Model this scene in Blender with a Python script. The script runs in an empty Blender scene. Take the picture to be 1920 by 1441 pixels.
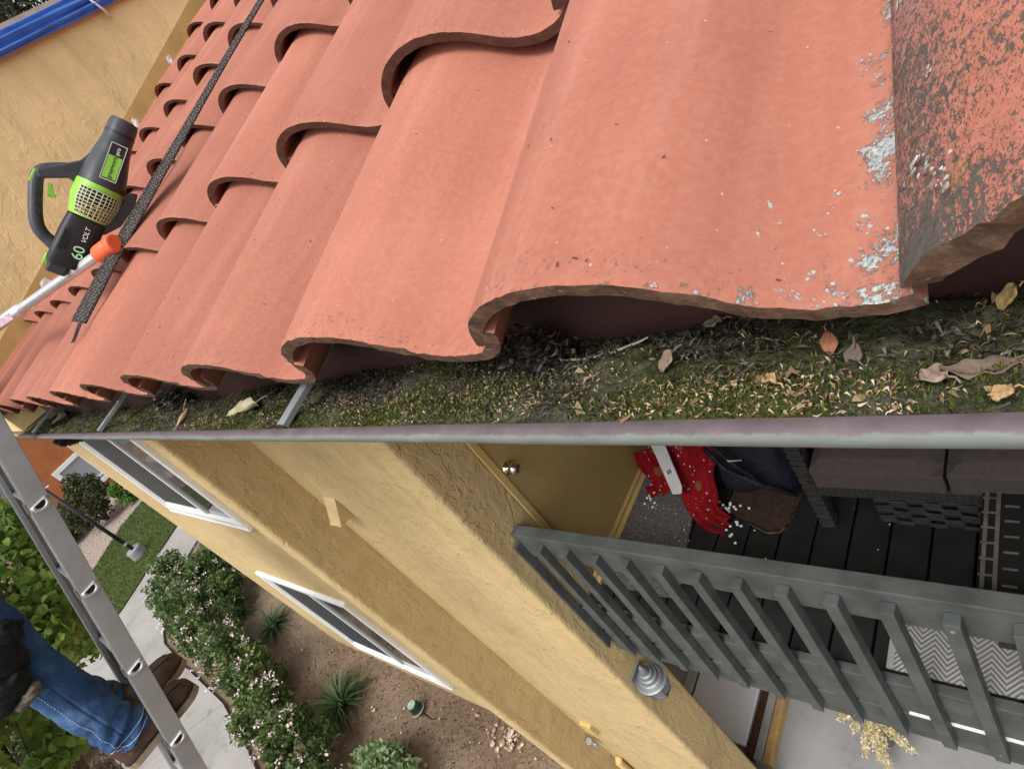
import bpy, bmesh, math, random
import numpy as np
from mathutils import Vector, Matrix
PI = math.pi
sc = bpy.context.scene
COL = sc.collection

# ------------------------------------------------------------------ camera, world, sun, exposure
# All coordinates are metres with the camera at the origin; the garden ground is 5.36 m below it.
GZ = -5.36
FOC = 1156.79                      # focal length in photo pixels (photo 1920 x 1441)
M = np.array([[ 0.71036408,  0.45349698, -0.53825956],
              [-0.06018642, -0.72281264, -0.6884181 ],
              [-0.70125635,  0.5214234 , -0.48616578]])   # world -> camera (right, down, forward)
cam_d = bpy.data.cameras.new("camera"); cam = bpy.data.objects.new("camera", cam_d); COL.objects.link(cam)
cam_d.sensor_width = 36; cam_d.lens = 36*FOC/1920; cam_d.clip_start = 0.02; cam_d.clip_end = 500
r_, u_, b_ = M[0], -M[1], -M[2]
cam.matrix_world = Matrix(((r_[0],u_[0],b_[0],0),(r_[1],u_[1],b_[1],0),(r_[2],u_[2],b_[2],0),(0,0,0,1)))
sc.camera = cam
SUN_EL, SUN_ROT = math.radians(60), math.radians(172)
world = bpy.data.worlds.new("World"); sc.world = world; world.use_nodes = True
nt = world.node_tree; nt.nodes.clear()
sky = nt.nodes.new("ShaderNodeTexSky"); sky.sky_type = 'NISHITA'; sky.sun_disc = False
sky.sun_elevation = SUN_EL; sky.sun_rotation = SUN_ROT; sky.dust_density = 4.0; sky.air_density = 1.0
hs = nt.nodes.new("ShaderNodeHueSaturation"); hs.inputs['Saturation'].default_value = 0.2
bg = nt.nodes.new("ShaderNodeBackground"); bg.inputs['Strength'].default_value = 0.15
wo = nt.nodes.new("ShaderNodeOutputWorld")
nt.links.new(sky.outputs[0], hs.inputs['Color']); nt.links.new(hs.outputs[0], bg.inputs[0]); nt.links.new(bg.outputs[0], wo.inputs[0])
sun_d = bpy.data.lights.new("sun", 'SUN'); sun_d.energy = 1.15; sun_d.angle = math.radians(24); sun_d.color = (1.0, 0.955, 0.89)
sun = bpy.data.objects.new("sun", sun_d); COL.objects.link(sun)
sdir = Vector((math.sin(SUN_ROT)*math.cos(SUN_EL), math.cos(SUN_ROT)*math.cos(SUN_EL), math.sin(SUN_EL)))
sun.rotation_euler = sdir.to_track_quat('Z', 'Y').to_euler(); sun.location = sdir*30
sc.view_settings.view_transform = 'Standard'; sc.view_settings.look = 'None'
sc.view_settings.exposure = 0.75; sc.view_settings.gamma = 1.0
sc.cycles.max_bounces = 8; sc.cycles.diffuse_bounces = 5

# ------------------------------------------------------------------ helpers
def V(*a): return np.array(a, float)
def unit(v): v = np.asarray(v, float); return v/np.linalg.norm(v)
def ray(px, py):
    return unit(M.T @ np.array([(px-960)/FOC, (py-720.5)/FOC, 1.0]))
def proj(P):
    c = np.atleast_2d(P) @ M.T
    z = np.where(c[:,2] > 1e-3, c[:,2], 1e-3)
    return np.stack([960+FOC*c[:,0]/z, 720.5+FOC*c[:,1]/z, c[:,2]], 1)
def on_x(px, py, x): r = ray(px, py); return r*x/r[0]
def on_y(px, py, y): r = ray(px, py); return r*y/r[1]
def on_z(px, py, z): r = ray(px, py); return r*z/r[2]

def tag(o, label=None, cat=None, group=None, kind=None):
    if label: o['label'] = label
    if cat:
        o['category'] = cat; o['kind'] = kind or 'thing'
    if group: o['group'] = group
    if kind: o['kind'] = kind
    return o
def empty(name, loc, label, cat, group=None):
    o = bpy.data.objects.new(name, None); COL.objects.link(o); o.location = Vector(loc); o.empty_display_size = .1
    return tag(o, label, cat, group)

class MB:
    def __init__(s): s.v = []; s.f = []; s.m = []; s.n = 0
    def add(s, verts, faces, mi=0):
        verts = np.asarray(verts, float).reshape(-1, 3)
        s.v.append(verts); n = s.n
        for f in faces: s.f.append([i+n for i in f]); s.m.append(mi)
        s.n += len(verts); return s
    def box(s, a, b, mi=0):
        x0,y0,z0 = np.minimum(a,b); x1,y1,z1 = np.maximum(a,b)
        v = [(x0,y0,z0),(x1,y0,z0),(x1,y1,z0),(x0,y1,z0),(x0,y0,z1),(x1,y0,z1),(x1,y1,z1),(x0,y1,z1)]
        return s.add(v, [(0,3,2,1),(4,5,6,7),(0,1,5,4),(1,2,6,5),(2,3,7,6),(3,0,4,7)], mi)
    def obox(s, c, ax, ay, az, hx, hy, hz, mi=0):
        c = np.asarray(c,float); ax,ay,az = unit(ax)*hx, unit(ay)*hy, unit(az)*hz
        v = [c+i*ax+j*ay+k*az for k in (-1,1) for j in (-1,1) for i in (-1,1)]
        return s.add(v, [(0,2,3,1),(4,5,7,6),(0,1,5,4),(1,3,7,5),(3,2,6,7),(2,0,4,6)], mi)
    def tube(s, pts, rad, n=10, mi=0, cap=True, ell=None):
        pts = [np.asarray(p,float) for p in pts]; k = len(pts)
        if not hasattr(rad,'__len__'): rad = [rad]*k
        t0 = unit(pts[1]-pts[0]); up = V(0,0,1) if abs(t0[2])<.9 else V(1,0,0)
        a = unit(np.cross(t0, up)); vs = []
        for i in range(k):
            t = unit(pts[min(i+1,k-1)]-pts[max(i-1,0)])
            a = unit(a - t*(a@t)); b = np.cross(t, a)
            for j in range(n):
                th = 2*PI*j/n
                vs.append(pts[i]+rad[i]*(math.cos(th)*a+math.sin(th)*b))
        fs = [(i*n+j, i*n+(j+1)%n, (i+1)*n+(j+1)%n, (i+1)*n+j) for i in range(k-1) for j in range(n)]
        if cap: fs += [tuple(range(n-1,-1,-1)), tuple(range((k-1)*n, k*n))]
        return s.add(vs, fs, mi)
    def lathe(s, o, axis, prof, n=20, mi=0, cap=True):
        axis = unit(axis); o = np.asarray(o,float)
        up = V(0,0,1) if abs(axis[2])<.9 else V(1,0,0)
        a = unit(np.cross(axis, up)); b = np.cross(axis, a); vs = []
        for d, r in prof:
            for j in range(n):
                th = 2*PI*j/n; vs.append(o+axis*d+r*(math.cos(th)*a+math.sin(th)*b))
        k = len(prof)
        fs = [(i*n+j, i*n+(j+1)%n, (i+1)*n+(j+1)%n, (i+1)*n+j) for i in range(k-1) for j in range(n)]
        if cap: fs += [tuple(range(n-1,-1,-1)), tuple(range((k-1)*n, k*n))]
        return s.add(vs, fs, mi)
    def prism(s, poly, d, mi=0):
        p = np.asarray(poly,float); k = len(p); q = p+np.asarray(d,float)
        fs = [tuple(range(k-1,-1,-1)), tuple(range(k,2*k))]+[(i,(i+1)%k,k+(i+1)%k,k+i) for i in range(k)]
        return s.add(np.concatenate([p,q]), fs, mi)
    def grid(s, P, mi=0):
        P = np.asarray(P,float); a,b = P.shape[:2]
        fs = [(i*b+j, i*b+j+1, (i+1)*b+j+1, (i+1)*b+j) for i in range(a-1) for j in range(b-1)]
        return s.add(P.reshape(-1,3), fs, mi)
    def build(s, name, mats, parent=None, smooth=False, bevel=0, origin=None, recalc=False, auto=None, seg=2):
        me = bpy.data.meshes.new(name)
        v = np.concatenate(s.v) if s.v else np.zeros((0,3))
        if origin is None: origin = V(0,0,0)
        pw = np.zeros(3)
        if parent is not None:
            p = parent
            while p is not None: pw += np.array(p.location); p = p.parent
        me.from_pydata((v-origin).tolist(), [], s.f)
        if not isinstance(mats,(list,tuple)): mats = [mats]
        for m in mats: me.materials.append(m)
        me.polygons.foreach_set('material_index', s.m)
        if recalc:
            bm = bmesh.new(); bm.from_mesh(me); bmesh.ops.recalc_face_normals(bm, faces=bm.faces); bm.to_mesh(me); bm.free()
        if smooth: me.polygons.foreach_set('use_smooth', [True]*len(me.polygons))
        o = bpy.data.objects.new(name, me); COL.objects.link(o)
        o.location = Vector(np.asarray(origin)-pw)
        if parent is not None: o.parent = parent
        if bevel:
            md = o.modifiers.new('bevel','BEVEL'); md.width = bevel; md.segments = seg; md.limit_method = 'ANGLE'; md.angle_limit = math.radians(40)
        return o

def copy_tree(o, parent=None):
    c = o.copy(); COL.objects.link(c); c.parent = parent
    for ch in o.children: copy_tree(ch, c)
    return c

# value noise for geometry
def vnoise(x, y, seed=0):
    x = np.asarray(x,float); y = np.asarray(y,float)
    xi = np.floor(x).astype(np.int64); yi = np.floor(y).astype(np.int64); fx = x-xi; fy = y-yi
    fx = fx*fx*(3-2*fx); fy = fy*fy*(3-2*fy)
    def h(i,j):
        n = (i*374761393 + j*668265263 + seed*1442695041) & 0xffffffff
        n = ((n ^ (n>>13))*1274126177) & 0xffffffff
        return ((n ^ (n>>16)) & 0xffff)/65535.0
    return (h(xi,yi)*(1-fx)+h(xi+1,yi)*fx)*(1-fy)+(h(xi,yi+1)*(1-fx)+h(xi+1,yi+1)*fx)*fy
def fbm(x, y, seed=0, o=4):
    a = 0; w = .5
    for i in range(o): a = a+w*vnoise(x*2**i, y*2**i, seed+i*17); w *= .5
    return a/(1-.5**o)

# ------------------------------------------------------------------ materials
class NM:
    def __init__(s, name, rough=.8, spec=.3, metal=0):
        s.mat = bpy.data.materials.new(name); s.mat.use_nodes = True
        s.t = s.mat.node_tree; s.b = s.t.nodes['Principled BSDF']
        s.b.inputs['Roughness'].default_value = rough; s.b.inputs['Metallic'].default_value = metal
        s.b.inputs['Specular IOR Level'].default_value = spec
    def N(s, ty, **kw):
        n = s.t.nodes.new(ty)
        for k,v in kw.items():
            if k in n.inputs: n.inputs[k].default_value = v
            else: setattr(n, k, v)
        return n
    def L(s, a, b): s.t.links.new(a, b)
    def coord(s, scale=(1,1,1), kind='Object', rot=(0,0,0)):
        tc = s.N('ShaderNodeTexCoord'); mp = s.N('ShaderNodeMapping'); mp.inputs['Scale'].default_value = scale; mp.inputs['Rotation'].default_value = rot
        s.L(tc.outputs[kind], mp.inputs[0]); return mp.outputs[0]
    def noise(s, vec, scale, detail=4, rough=.55, dist=0):
        n = s.N('ShaderNodeTexNoise'); n.inputs['Scale'].default_value = scale; n.inputs['Detail'].default_value = detail
        n.inputs['Roughness'].default_value = rough; n.inputs['Distortion'].default_value = dist
        if vec is not None: s.L(vec, n.inputs['Vector'])
        return n.outputs['Fac']
    def vor(s, vec, scale, feature='F1', rand=1):
        n = s.N('ShaderNodeTexVoronoi'); n.feature = feature; n.inputs['Scale'].default_value = scale; n.inputs['Randomness'].default_value = rand
        s.L(vec, n.inputs['Vector']); return n.outputs['Distance']
    def ramp(s, fac, stops):
        n = s.N('ShaderNodeValToRGB'); e = n.color_ramp.elements
        while len(e) < len(stops): e.new(.5)
        for i,(p,c) in enumerate(stops):
            e[i].position = p; e[i].color = (c,c,c,1) if not hasattr(c,'__len__') else (*c,1)
        s.L(fac, n.inputs[0]); return n.outputs[0]
    def mix(s, fac, a, b, mode='MIX'):
        n = s.N('ShaderNodeMix'); n.data_type = 'RGBA'; n.blend_type = mode
        for sock,val in ((n.inputs[0],fac),(n.inputs[6],a),(n.inputs[7],b)):
            if hasattr(val,'is_output'): s.L(val, sock)
            elif hasattr(val,'__len__'): sock.default_value = (*val,1)
            else: sock.default_value = val
        return n.outputs[2]
    def math(s, op, a, b=None):
        n = s.N('ShaderNodeMath'); n.operation = op
        for i,val in enumerate((a,b)):
            if val is None: continue
            if hasattr(val,'is_output'): s.L(val, n.inputs[i])
            else: n.inputs[i].default_value = val
        return n.outputs[0]
    def color(s, c):
        if hasattr(c,'is_output'): s.L(c, s.b.inputs['Base Color'])
        else: s.b.inputs['Base Color'].default_value = (*c,1)
        return s
    def rough(s, c): s.L(c, s.b.inputs['Roughness']); return s
    def bump(s, h, strength=.3, dist=.01, prev=None):
        n = s.N('ShaderNodeBump'); n.inputs['Strength'].default_value = strength; n.inputs['Distance'].default_value = dist
        s.L(h, n.inputs['Height'])
        if prev is not None: s.L(prev, n.inputs['Normal'])
        s.L(n.outputs[0], s.b.inputs['Normal']); return n.outputs[0]
    def island(s): return s.N('ShaderNodeNewGeometry').outputs['Random Per Island']
    def objrand(s): return s.N('ShaderNodeObjectInfo').outputs['Random']
def simple(name, c, rough=.7, spec=.3, metal=0, var=.12, scale=12, bump=.1, bscale=None, bdist=.004):
    m = NM(name, rough, spec, metal); v = m.coord(); n = m.noise(v, scale, 5)
    k0 = tuple(x*(1-var) for x in c); k1 = tuple(min(1,x*(1+var)) for x in c)
    m.color(m.ramp(n, [(.3,k0),(.7,k1)]))
    if bump: m.bump(m.noise(v, bscale or scale*6, 4), bump, bdist)
    return m.mat

def tile_mat(name, lichen=0):
    m = NM(name, .78, .22); v0 = m.coord()
    va = m.N('ShaderNodeVectorMath'); va.operation = 'MULTIPLY_ADD'; m.L(m.N('ShaderNodeObjectInfo').outputs['Location'], va.inputs[0]); va.inputs[1].default_value = (3.7,5.1,2.3); m.L(v0, va.inputs[2]); v = va.outputs[0]
    big = m.noise(v, 6, 4); fine = m.noise(v, 170, 5, .7); sp = m.noise(v, 260, 2)
    base = m.ramp(big, [(.3,(.315,.111,.073)),(.55,(.345,.126,.085)),(.75,(.375,.146,.102))])
    base = m.mix(m.math('MULTIPLY', m.ramp(fine,[(.40,0.),(.70,1.)]), .34), base, (.45,.22,.15))       # pale bloom
    hs_ = m.N('ShaderNodeHueSaturation'); m.L(base, hs_.inputs['Color'])
    m.L(m.math('ADD', m.math('MULTIPLY', m.objrand(), .24), .87), hs_.inputs['Value'])
    base = hs_.outputs[0]
    wv = m.noise(v, 130, 2, .5)                                                                            # pale flecks
    base = m.mix(m.ramp(m.vor(v, 55), [(.035,1.),(.06,0.)]), base, (.56,.31,.23))
    base = m.mix(m.math('MULTIPLY', m.ramp(m.vor(m.coord((1.,1.,1.), rot=(.4,.2,.7)), 31), [(.018,1.),(.026,0.)]), .9), base, (.16,.07,.04))
    sep0 = m.N('ShaderNodeSeparateXYZ'); m.L(v0, sep0.inputs[0])                                         # grime gathers along the low edge and the butt end
    gr = m.math('ADD', m.math('MULTIPLY', m.ramp(sep0.outputs[0], [(.002,1.),(.032,0.)]), .17), m.math('MULTIPLY', m.ramp(sep0.outputs[1], [(.0,1.),(.03,0.)]), .10))
    gs = m.ramp(m.math('ADD', m.noise(v, 210, 4, .75), gr), [(.66,0.),(.74,1.)]); base = m.mix(m.math('MULTIPLY', gs, .75), base, (.10,.072,.058))
    sdot = m.N('ShaderNodeVectorMath'); sdot.operation = 'DOT_PRODUCT'; m.L(v, sdot.inputs[0]); sdot.inputs[1].default_value = (-.072,.934,.351)
    sepv = m.N('ShaderNodeSeparateXYZ'); m.L(v, sepv.inputs[0]); cb = m.N('ShaderNodeCombineXYZ'); m.L(m.math('MULTIPLY', sepv.outputs[0], 26.), cb.inputs[0]); m.L(m.math('MULTIPLY', sdot.outputs['Value'], 1.6), cb.inputs[1])
    st_ = m.noise(cb.outputs[0], 1., 4, .6)                                                              # soft rain streaks down the slope
    base = m.mix(m.math('MULTIPLY', m.ramp(st_, [(.45,0.),(.72,1.)]), .34), base, (.235,.082,.058))
    base = m.mix(m.math('MULTIPLY', m.ramp(st_, [(.28,1.),(.46,0.)]), .22), base, (.46,.235,.185))
    flank = m.math('MULTIPLY', m.ramp(sep0.outputs[0], [(.004,1.),(.03,0.)]), m.ramp(m.noise(v, 16, 4, .7), [(.3,.1),(.7,.6)])); base = m.mix(flank, base, (.25,.165,.155))
    if lichen == 1:
        s0_ = m.N('ShaderNodeVectorMath'); s0_.operation = 'DOT_PRODUCT'; m.L(v0, s0_.inputs[0]); s0_.inputs[1].default_value = (-.072,.934,.351); s0v = s0_.outputs['Value']
        clus = m.noise(v, 42, 3, .6); f2 = m.noise(v, 330, 4, .7); aa = sep0.outputs[0]
        right = m.ramp(aa, [(.236,0.),(.262,.26)]); foot = m.math('MULTIPLY', m.ramp(aa, [(.165,0.),(.21,.8)]), m.ramp(s0v, [(.0,.225),(.06,0.)]))
        lf = m.math('ADD', m.math('ADD', m.math('MULTIPLY', clus, .62), m.math('MULTIPLY', f2, .38)), m.math('MAXIMUM', right, foot))
        lm = m.ramp(lf, [(.752,0.),(.772,1.)]); halo = m.ramp(lf, [(.70,0.),(.752,.5)])
        base = m.mix(halo, base, (.15,.095,.075)); base = m.mix(lm, base, m.ramp(m.noise(v, 420, 4, .75), [(.36,(.13,.135,.13)),(.5,(.31,.325,.32)),(.68,(.46,.48,.475))]))
        m.color(base); n1 = m.bump(m.math('MULTIPLY', lm, m.math('ADD', f2, .5)), .7, .0022); m.bump(m.math('ADD', fine, m.math('MULTIPLY', sp, .9)), .14, .0012, n1); return m.mat
    if lichen == 2:                                                                                        # heavy dark crust on the weathered tile
        vs = m.coord((300,130,240), rot=(0,0,-.55)); a = m.math('MAXIMUM', m.noise(vs, 1.2, 6, .78, .2), m.math('SUBTRACT', m.noise(vs, 3.1, 4, .75, .1), .025)); b = m.noise(v, 9, 3)
        crust = m.mix(m.noise(v, 240, 4, .75), (.020,.018,.016), (.130,.120,.105))
        crust = m.mix(m.ramp(m.noise(v, 30, 3), [(.63,0.),(.68,.7)]), crust, (.17,.13,.03))
        crust = m.mix(m.ramp(m.noise(v, 60, 4, .7), [(.62,0.),(.70,.7)]), crust, (.34,.34,.32))
        sep = m.N('ShaderNodeSeparateXYZ'); m.L(v0, sep.inputs[0])
        edge = m.ramp(sep.outputs[0], [(.004,1.),(.040,.0)])                                               # thicker along the overlapping edge
        low = m.ramp(sep.outputs[1], [(.004,1.),(.035,.0)])
        fac2 = m.ramp(m.math('ADD', m.math('ADD', a, m.math('MULTIPLY', b, .35)), m.math('ADD', m.math('MULTIPLY', edge, .10), m.math('MULTIPLY', low, .06))), [(.757,0.),(.787,1.)])
        base = m.mix(fac2, base, crust)
        m.color(base); m.bump(m.math('ADD', m.math('MULTIPLY', fac2, m.math('ADD', m.noise(v, 200, 3), .4)), m.math('MULTIPLY', fine, .3)), .6, .0022)
    else:
        m.color(base); n1 = m.bump(m.noise(v, 14, 2), .10, .003); m.bump(m.math('ADD', fine, m.math('MULTIPLY', sp, .9)), .14, .0012, n1)
    return m.mat
M_TILE = tile_mat('clay_tile'); M_TILE_OLD = tile_mat('lichened_clay_tile', 2); M_TILE_SPOT = tile_mat('lichen_spotted_clay_tile', 1)
def edge_mat(name, dark):
    m = NM(name, .9, .1); v = m.coord(); n = m.noise(v, 45, 5, .7); n2 = m.noise(v, 14, 3)
    c = m.ramp(n, [(.3,(.055,.038,.028)),(.5,(.13,.075,.05)),(.75,(.26,.17,.12))] if dark else [(.3,(.055,.028,.021)),(.6,(.11,.052,.037)),(.8,(.18,.095,.07))])
    if dark: c = m.mix(m.ramp(m.noise(v, 150, 4, .7), [(.62,0.),(.72,.8)]), c, (.30,.28,.25))
    m.color(c); m.bump(n, .6, .003); return m.mat
M_EDGE = edge_mat('cut_clay_edge', False); M_EDGE_DIRTY = edge_mat('grimy_clay_edge', True)

def stucco(name, c, trowel=.8):
    m = NM(name, .88, .12); v = m.coord()
    big = m.noise(v, 1.6, 4); mid = m.noise(v, 9, 4)
    k = lambda s: tuple(x*s for x in c)
    col = m.ramp(m.math('ADD', m.math('MULTIPLY', big,.6), m.math('MULTIPLY', mid,.4)), [(.35,k(.86)),(.5,c),(.68,(min(1,c[0]*1.1),c[1]*1.1,c[2]*1.15))])
    # skip-trowel relief: overlapping plateaus with sharp broken edges, everywhere on the wall
    h1 = m.ramp(m.noise(m.coord((1,1,.6)), 5.5, 5, .55, .5), [(.475,0.),(.505,1.)])
    h2 = m.ramp(m.noise(m.coord((1,1,.7), rot=(.3,.5,.1)), 9.5, 5, .55, .4), [(.50,0.),(.525,1.)])
    h3 = m.ramp(m.noise(m.coord((1,1,.8), rot=(.8,.2,.4)), 17, 4, .55, .3), [(.53,0.),(.56,1.)])
    trow = m.math('ADD', m.math('ADD', m.math('MULTIPLY', h1, .55), m.math('MULTIPLY', h2, .45)), m.math('MULTIPLY', h3, .3))
    drip = m.ramp(m.noise(m.coord((7,7,.35)), 2.2, 5, .65), [(.50,0.),(.72,1.)]); col = m.mix(m.math('MULTIPLY', drip, .26), col, k(.55))
    pit = m.ramp(m.vor(m.coord((1,1,.6)), 60), [(.06,1.),(.14,0.)]); pp = m.ramp(m.noise(v, 7, 3), [(.52,0.),(.62,1.)])
    pits = m.math('MULTIPLY', pit, pp)
    col = m.mix(m.math('MULTIPLY', pits, .45), col, k(.45))
    m.color(col)
    n1 = m.bump(trow, trowel, .0045)
    n2 = m.bump(m.noise(v, 42, 5, .6), .28, .004, n1)
    m.bump(m.math('SUBTRACT', 1., pits), .5, .003, n2)
    return m.mat
M_STUCCO = stucco('yellow_stucco', (.56,.425,.22), .95); M_STUCCO_SKYLIT = stucco('skylit_yellow_stucco', (.76,.60,.31), .5)  # second yellow is the same stucco, lightened with painted-in open-sky light
M_ORANGE = stucco('orange_stucco', (.42,.15,.06), .2); M_GREYHOUSE = stucco('grey_stucco', (.30,.31,.31), .2)
M_DOOR = simple('ochre_door_paint', (.43,.31,.125), .55, .3, var=.06, scale=3, bump=.05)
M_TRIMY = simple('yellow_trim_paint', (.58,.42,.17), .6, .3, var=.08)
M_WHITE = simple('white_vinyl', (.78,.79,.80), .45, .4, var=.05, scale=4, bump=.03)
M_FASCIA = simple('dark_brown_fascia_paint', (.062,.029,.025), .6, .25, var=.25, scale=7, bump=.15)
M_DECKROOF = simple('roof_felt', (.030,.018,.015), .9, .1)
M_MAUVE = simple('weathered_mauve_paint', (.27,.195,.225), .6, .3, var=.14, scale=30, bump=.25, bscale=120, bdist=.0015)
M_LIPG = simple('pale_green_grey_paint', (.33,.385,.36), .5, .35, var=.16, scale=24, bump=.25, bscale=90, bdist=.0015)
M_GALV = simple('galvanised_steel', (.52,.54,.57), .38, .5, .75, var=.15, scale=40, bump=.1)
def metal_mat(name, c, rough, brushed=True):
    m = NM(name, rough, .5, .65); v = m.coord((2,2,60) if brushed else (1,1,1)); n = m.noise(v, 6, 5, .6); n2 = m.noise(m.coord(), 9, 5, .6)
    m.color(m.ramp(n2, [(.3,tuple(x*.82 for x in c)),(.7,c)])); m.rough(m.ramp(n, [(.3,rough*.8),(.7,min(1,rough*1.35))])); m.bump(m.noise(m.coord(),130,3), .08, .001); return m.mat
M_ALU = metal_mat('dull_ladder_aluminium', (.47,.48,.495), .42); M_TUBE = metal_mat('bright_aluminium_tube', (.74,.75,.77), .3)
M_CHROME = NM('chrome', .12, .5, 1).color((.75,.74,.72)).mat
M_ORANGER = simple('orange_rubber', (.75,.13,.045), .5, .3, var=.06, bump=.05)
M_RAIL = None
def wood_paint(name, c, sc_=(30,30,3)):
    m = NM(name, .62, .25); v = m.coord(); g = m.noise(m.coord((3,40,40)), 2.5, 4, .6); n = m.noise(v, 9, 5)
    m.color(m.mix(m.ramp(m.noise(v, 60, 3, .7), [(.6,0.),(.75,.35)]), m.ramp(n, [(.3,tuple(x*.68 for x in c)),(.7,tuple(x*1.25 for x in c))]), tuple(min(1,x*1.9) for x in c)))
    m.bump(m.math('ADD', g, m.math('MULTIPLY', n, .5)), .25, .003); return m.mat
M_RAIL = wood_paint('slate_green_rail_paint', (.078,.087,.083))
M_DECK = wood_paint('charcoal_deck_paint', (.016,.018,.0175))
def glass_mat():
    m = NM('window_glass', .04, .6); m.color((.035,.04,.045)); v = m.coord(); m.bump(m.noise(v, 1.4, 2), .03, .01); return m.mat
M_GLASS = glass_mat(); M_SHADE = simple('window_screen', (.30,.32,.34), .7, .3, var=.05)
M_SCREEN = simple('insect_screen', (.045,.047,.05), .6, .3, var=.1)
# ground materials
def ground_mat():
    m = NM('bare_soil', .95, .05); v = m.coord(); n = m.noise(v, 1.3, 5); f = m.noise(v, 22, 5, .65)
    c = m.ramp(m.math('ADD', m.math('MULTIPLY', n,.5), m.math('MULTIPLY', f,.5)), [(.3,(.100,.070,.048)),(.5,(.185,.134,.094)),(.7,(.265,.20,.148))])
    c = m.mix(m.ramp(m.vor(v, 22), [(.10,1.),(.16,0.)]), c, (.30,.24,.18)); m.color(c); m.bump(f, .8, .03); return m.mat
M_SOIL = ground_mat()
def concrete(name, c):
    m = NM(name, .88, .15); v = m.coord(); n = m.noise(v, 1.1, 5, .6); f = m.noise(v, 40, 4)
    k = m.ramp(n, [(.3,tuple(x*.75 for x in c)),(.55,c),(.75,tuple(x*1.1 for x in c))]); k = m.mix(m.ramp(m.noise(v, 5, 4, .7), [(.56,0.),(.72,.6)]), k, tuple(x*.5 for x in c))
    m.color(k); m.bump(f, .2, .004); return m.mat
M_PATH = concrete('path_concrete', (.29,.275,.26)); M_PATIO = concrete('patio_concrete', (.25,.25,.25))
def grass_mat():
    m = NM('lawn_grass', .9, .1); v = m.coord(); n = m.noise(v, 2.2, 4); f = m.noise(v, 45, 4, .7)
    m.color(m.mix(m.ramp(f, [(.3,0.),(.7,.6)]), m.ramp(n, [(.3,(.070,.100,.026)),(.7,(.105,.140,.042))]), (.045,.066,.018))); m.bump(f, .9, .04); return m.mat
M_GRASS = grass_mat()
def gravel_mat():
    m = NM('gravel', .9, .15); v = m.coord(); d = m.vor(v, 16)
    m.color(m.mix(m.noise(v, 14, 2), (.20,.15,.12), (.38,.32,.28))); m.bump(d, .9, .04); return m.mat
M_GRAVEL = gravel_mat()
def leaf_mat(name, a, b, c=None, rough=.5, trans=.25):
    m = NM(name, rough, .35); r = m.island()
    st = [(.0,a),(.6,b)]+([(1.,c)] if c else [])
    m.color(m.ramp(r, st))
    t = m.N('ShaderNodeBsdfTranslucent'); m.L(m.ramp(r, [(p,tuple(min(1,x*1.5) for x in k)) for p,k in st]), t.inputs[0])
    mx = m.N('ShaderNodeMixShader'); mx.inputs[0].default_value = trans; out = m.t.nodes['Material Output']
    m.L(m.b.outputs[0], mx.inputs[1]); m.L(t.outputs[0], mx.inputs[2]); m.L(mx.outputs[0], out.inputs[0]); return m.mat
L_HEDGE = leaf_mat('hedge_leaf', (.034,.066,.020), (.078,.128,.032), (.15,.20,.055)); L_TREE = leaf_mat('lime_tree_leaf', (.085,.155,.034), (.17,.265,.052), (.28,.36,.11), trans=.45)
L_CON = leaf_mat('conifer_needle', (.020,.034,.018), (.045,.065,.030), (.09,.11,.05)); L_BUSH = leaf_mat('dark_bush_leaf', (.022,.036,.014), (.045,.060,.022), (.12,.10,.03))
L_LIME = leaf_mat('bright_bush_leaf', (.06,.13,.015), (.10,.20,.03)); L_PALE = leaf_mat('variegated_leaf', (.10,.19,.07), (.20,.30,.13), (.36,.44,.27))
L_STRAP = leaf_mat('strap_leaf', (.020,.048,.016), (.045,.088,.026), (.10,.15,.05)); L_DARK = leaf_mat('groundcover_leaf', (.018,.038,.014), (.034,.065,.024))
L_PETAL = leaf_mat('pale_pink_petal', (.62,.44,.46), (.74,.60,.61), (.80,.72,.72), .7, .2)
L_SEED = leaf_mat('dry_seed_husk', (.060,.038,.020), (.29,.185,.095), (.60,.48,.33), .85, .1); L_MOSS = leaf_mat('moss_tuft', (.022,.034,.004), (.060,.080,.010), (.125,.145,.022), .85, .15)
L_DRYLEAF = leaf_mat('dry_leaf', (.10,.065,.035), (.25,.17,.085), (.38,.29,.17), .7, .15)
M_BARK = simple('bark', (.11,.08,.06), .95, .05, var=.3, scale=20, bump=.8, bdist=.02)
M_CONC_BASE = concrete('lamp_footing_concrete', (.25,.25,.26)); M_BLACK = simple('black_metal_paint', (.016,.016,.018), .5, .35, var=.1)

def leaves(centers, size, seed, mi=0, spread=None, aspect=.55, up=.3, fold=.25):
    """leaf-shaped folded quads (6 verts, 4 faces) at the given centres"""
    rng = np.random.default_rng(seed); n = len(centers); c = np.asarray(centers,float)
    d = rng.normal(size=(n,3)); d[:,2] += up; d /= np.linalg.norm(d,axis=1)[:,None]
    nn = rng.normal(size=(n,3)); nn[:,2] += .8; s = np.cross(d, nn); s /= np.linalg.norm(s,axis=1)[:,None]; nn = np.cross(s, d)
    L = size*(.65+.7*rng.random(n))[:,None]; W = L*aspect*.5
    m_ = d*L
    v = np.stack([c-m_*.5, c-m_*.22+s*W*.85+nn*W*fold, c+m_*.20+s*W*.9+nn*W*fold, c+m_*.5-nn*L*.06, c+m_*.20-s*W*.9+nn*W*fold, c-m_*.22-s*W*.85+nn*W*fold], 1).reshape(-1,3)
    b = MB(); b.v = [v]; b.n = len(v)
    b.f = [q for i in range(n) for q in ([6*i,6*i+1,6*i+2,6*i+3],[6*i,6*i+3,6*i+4,6*i+5])]; b.m = [mi]*(2*n)
    return b
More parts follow.
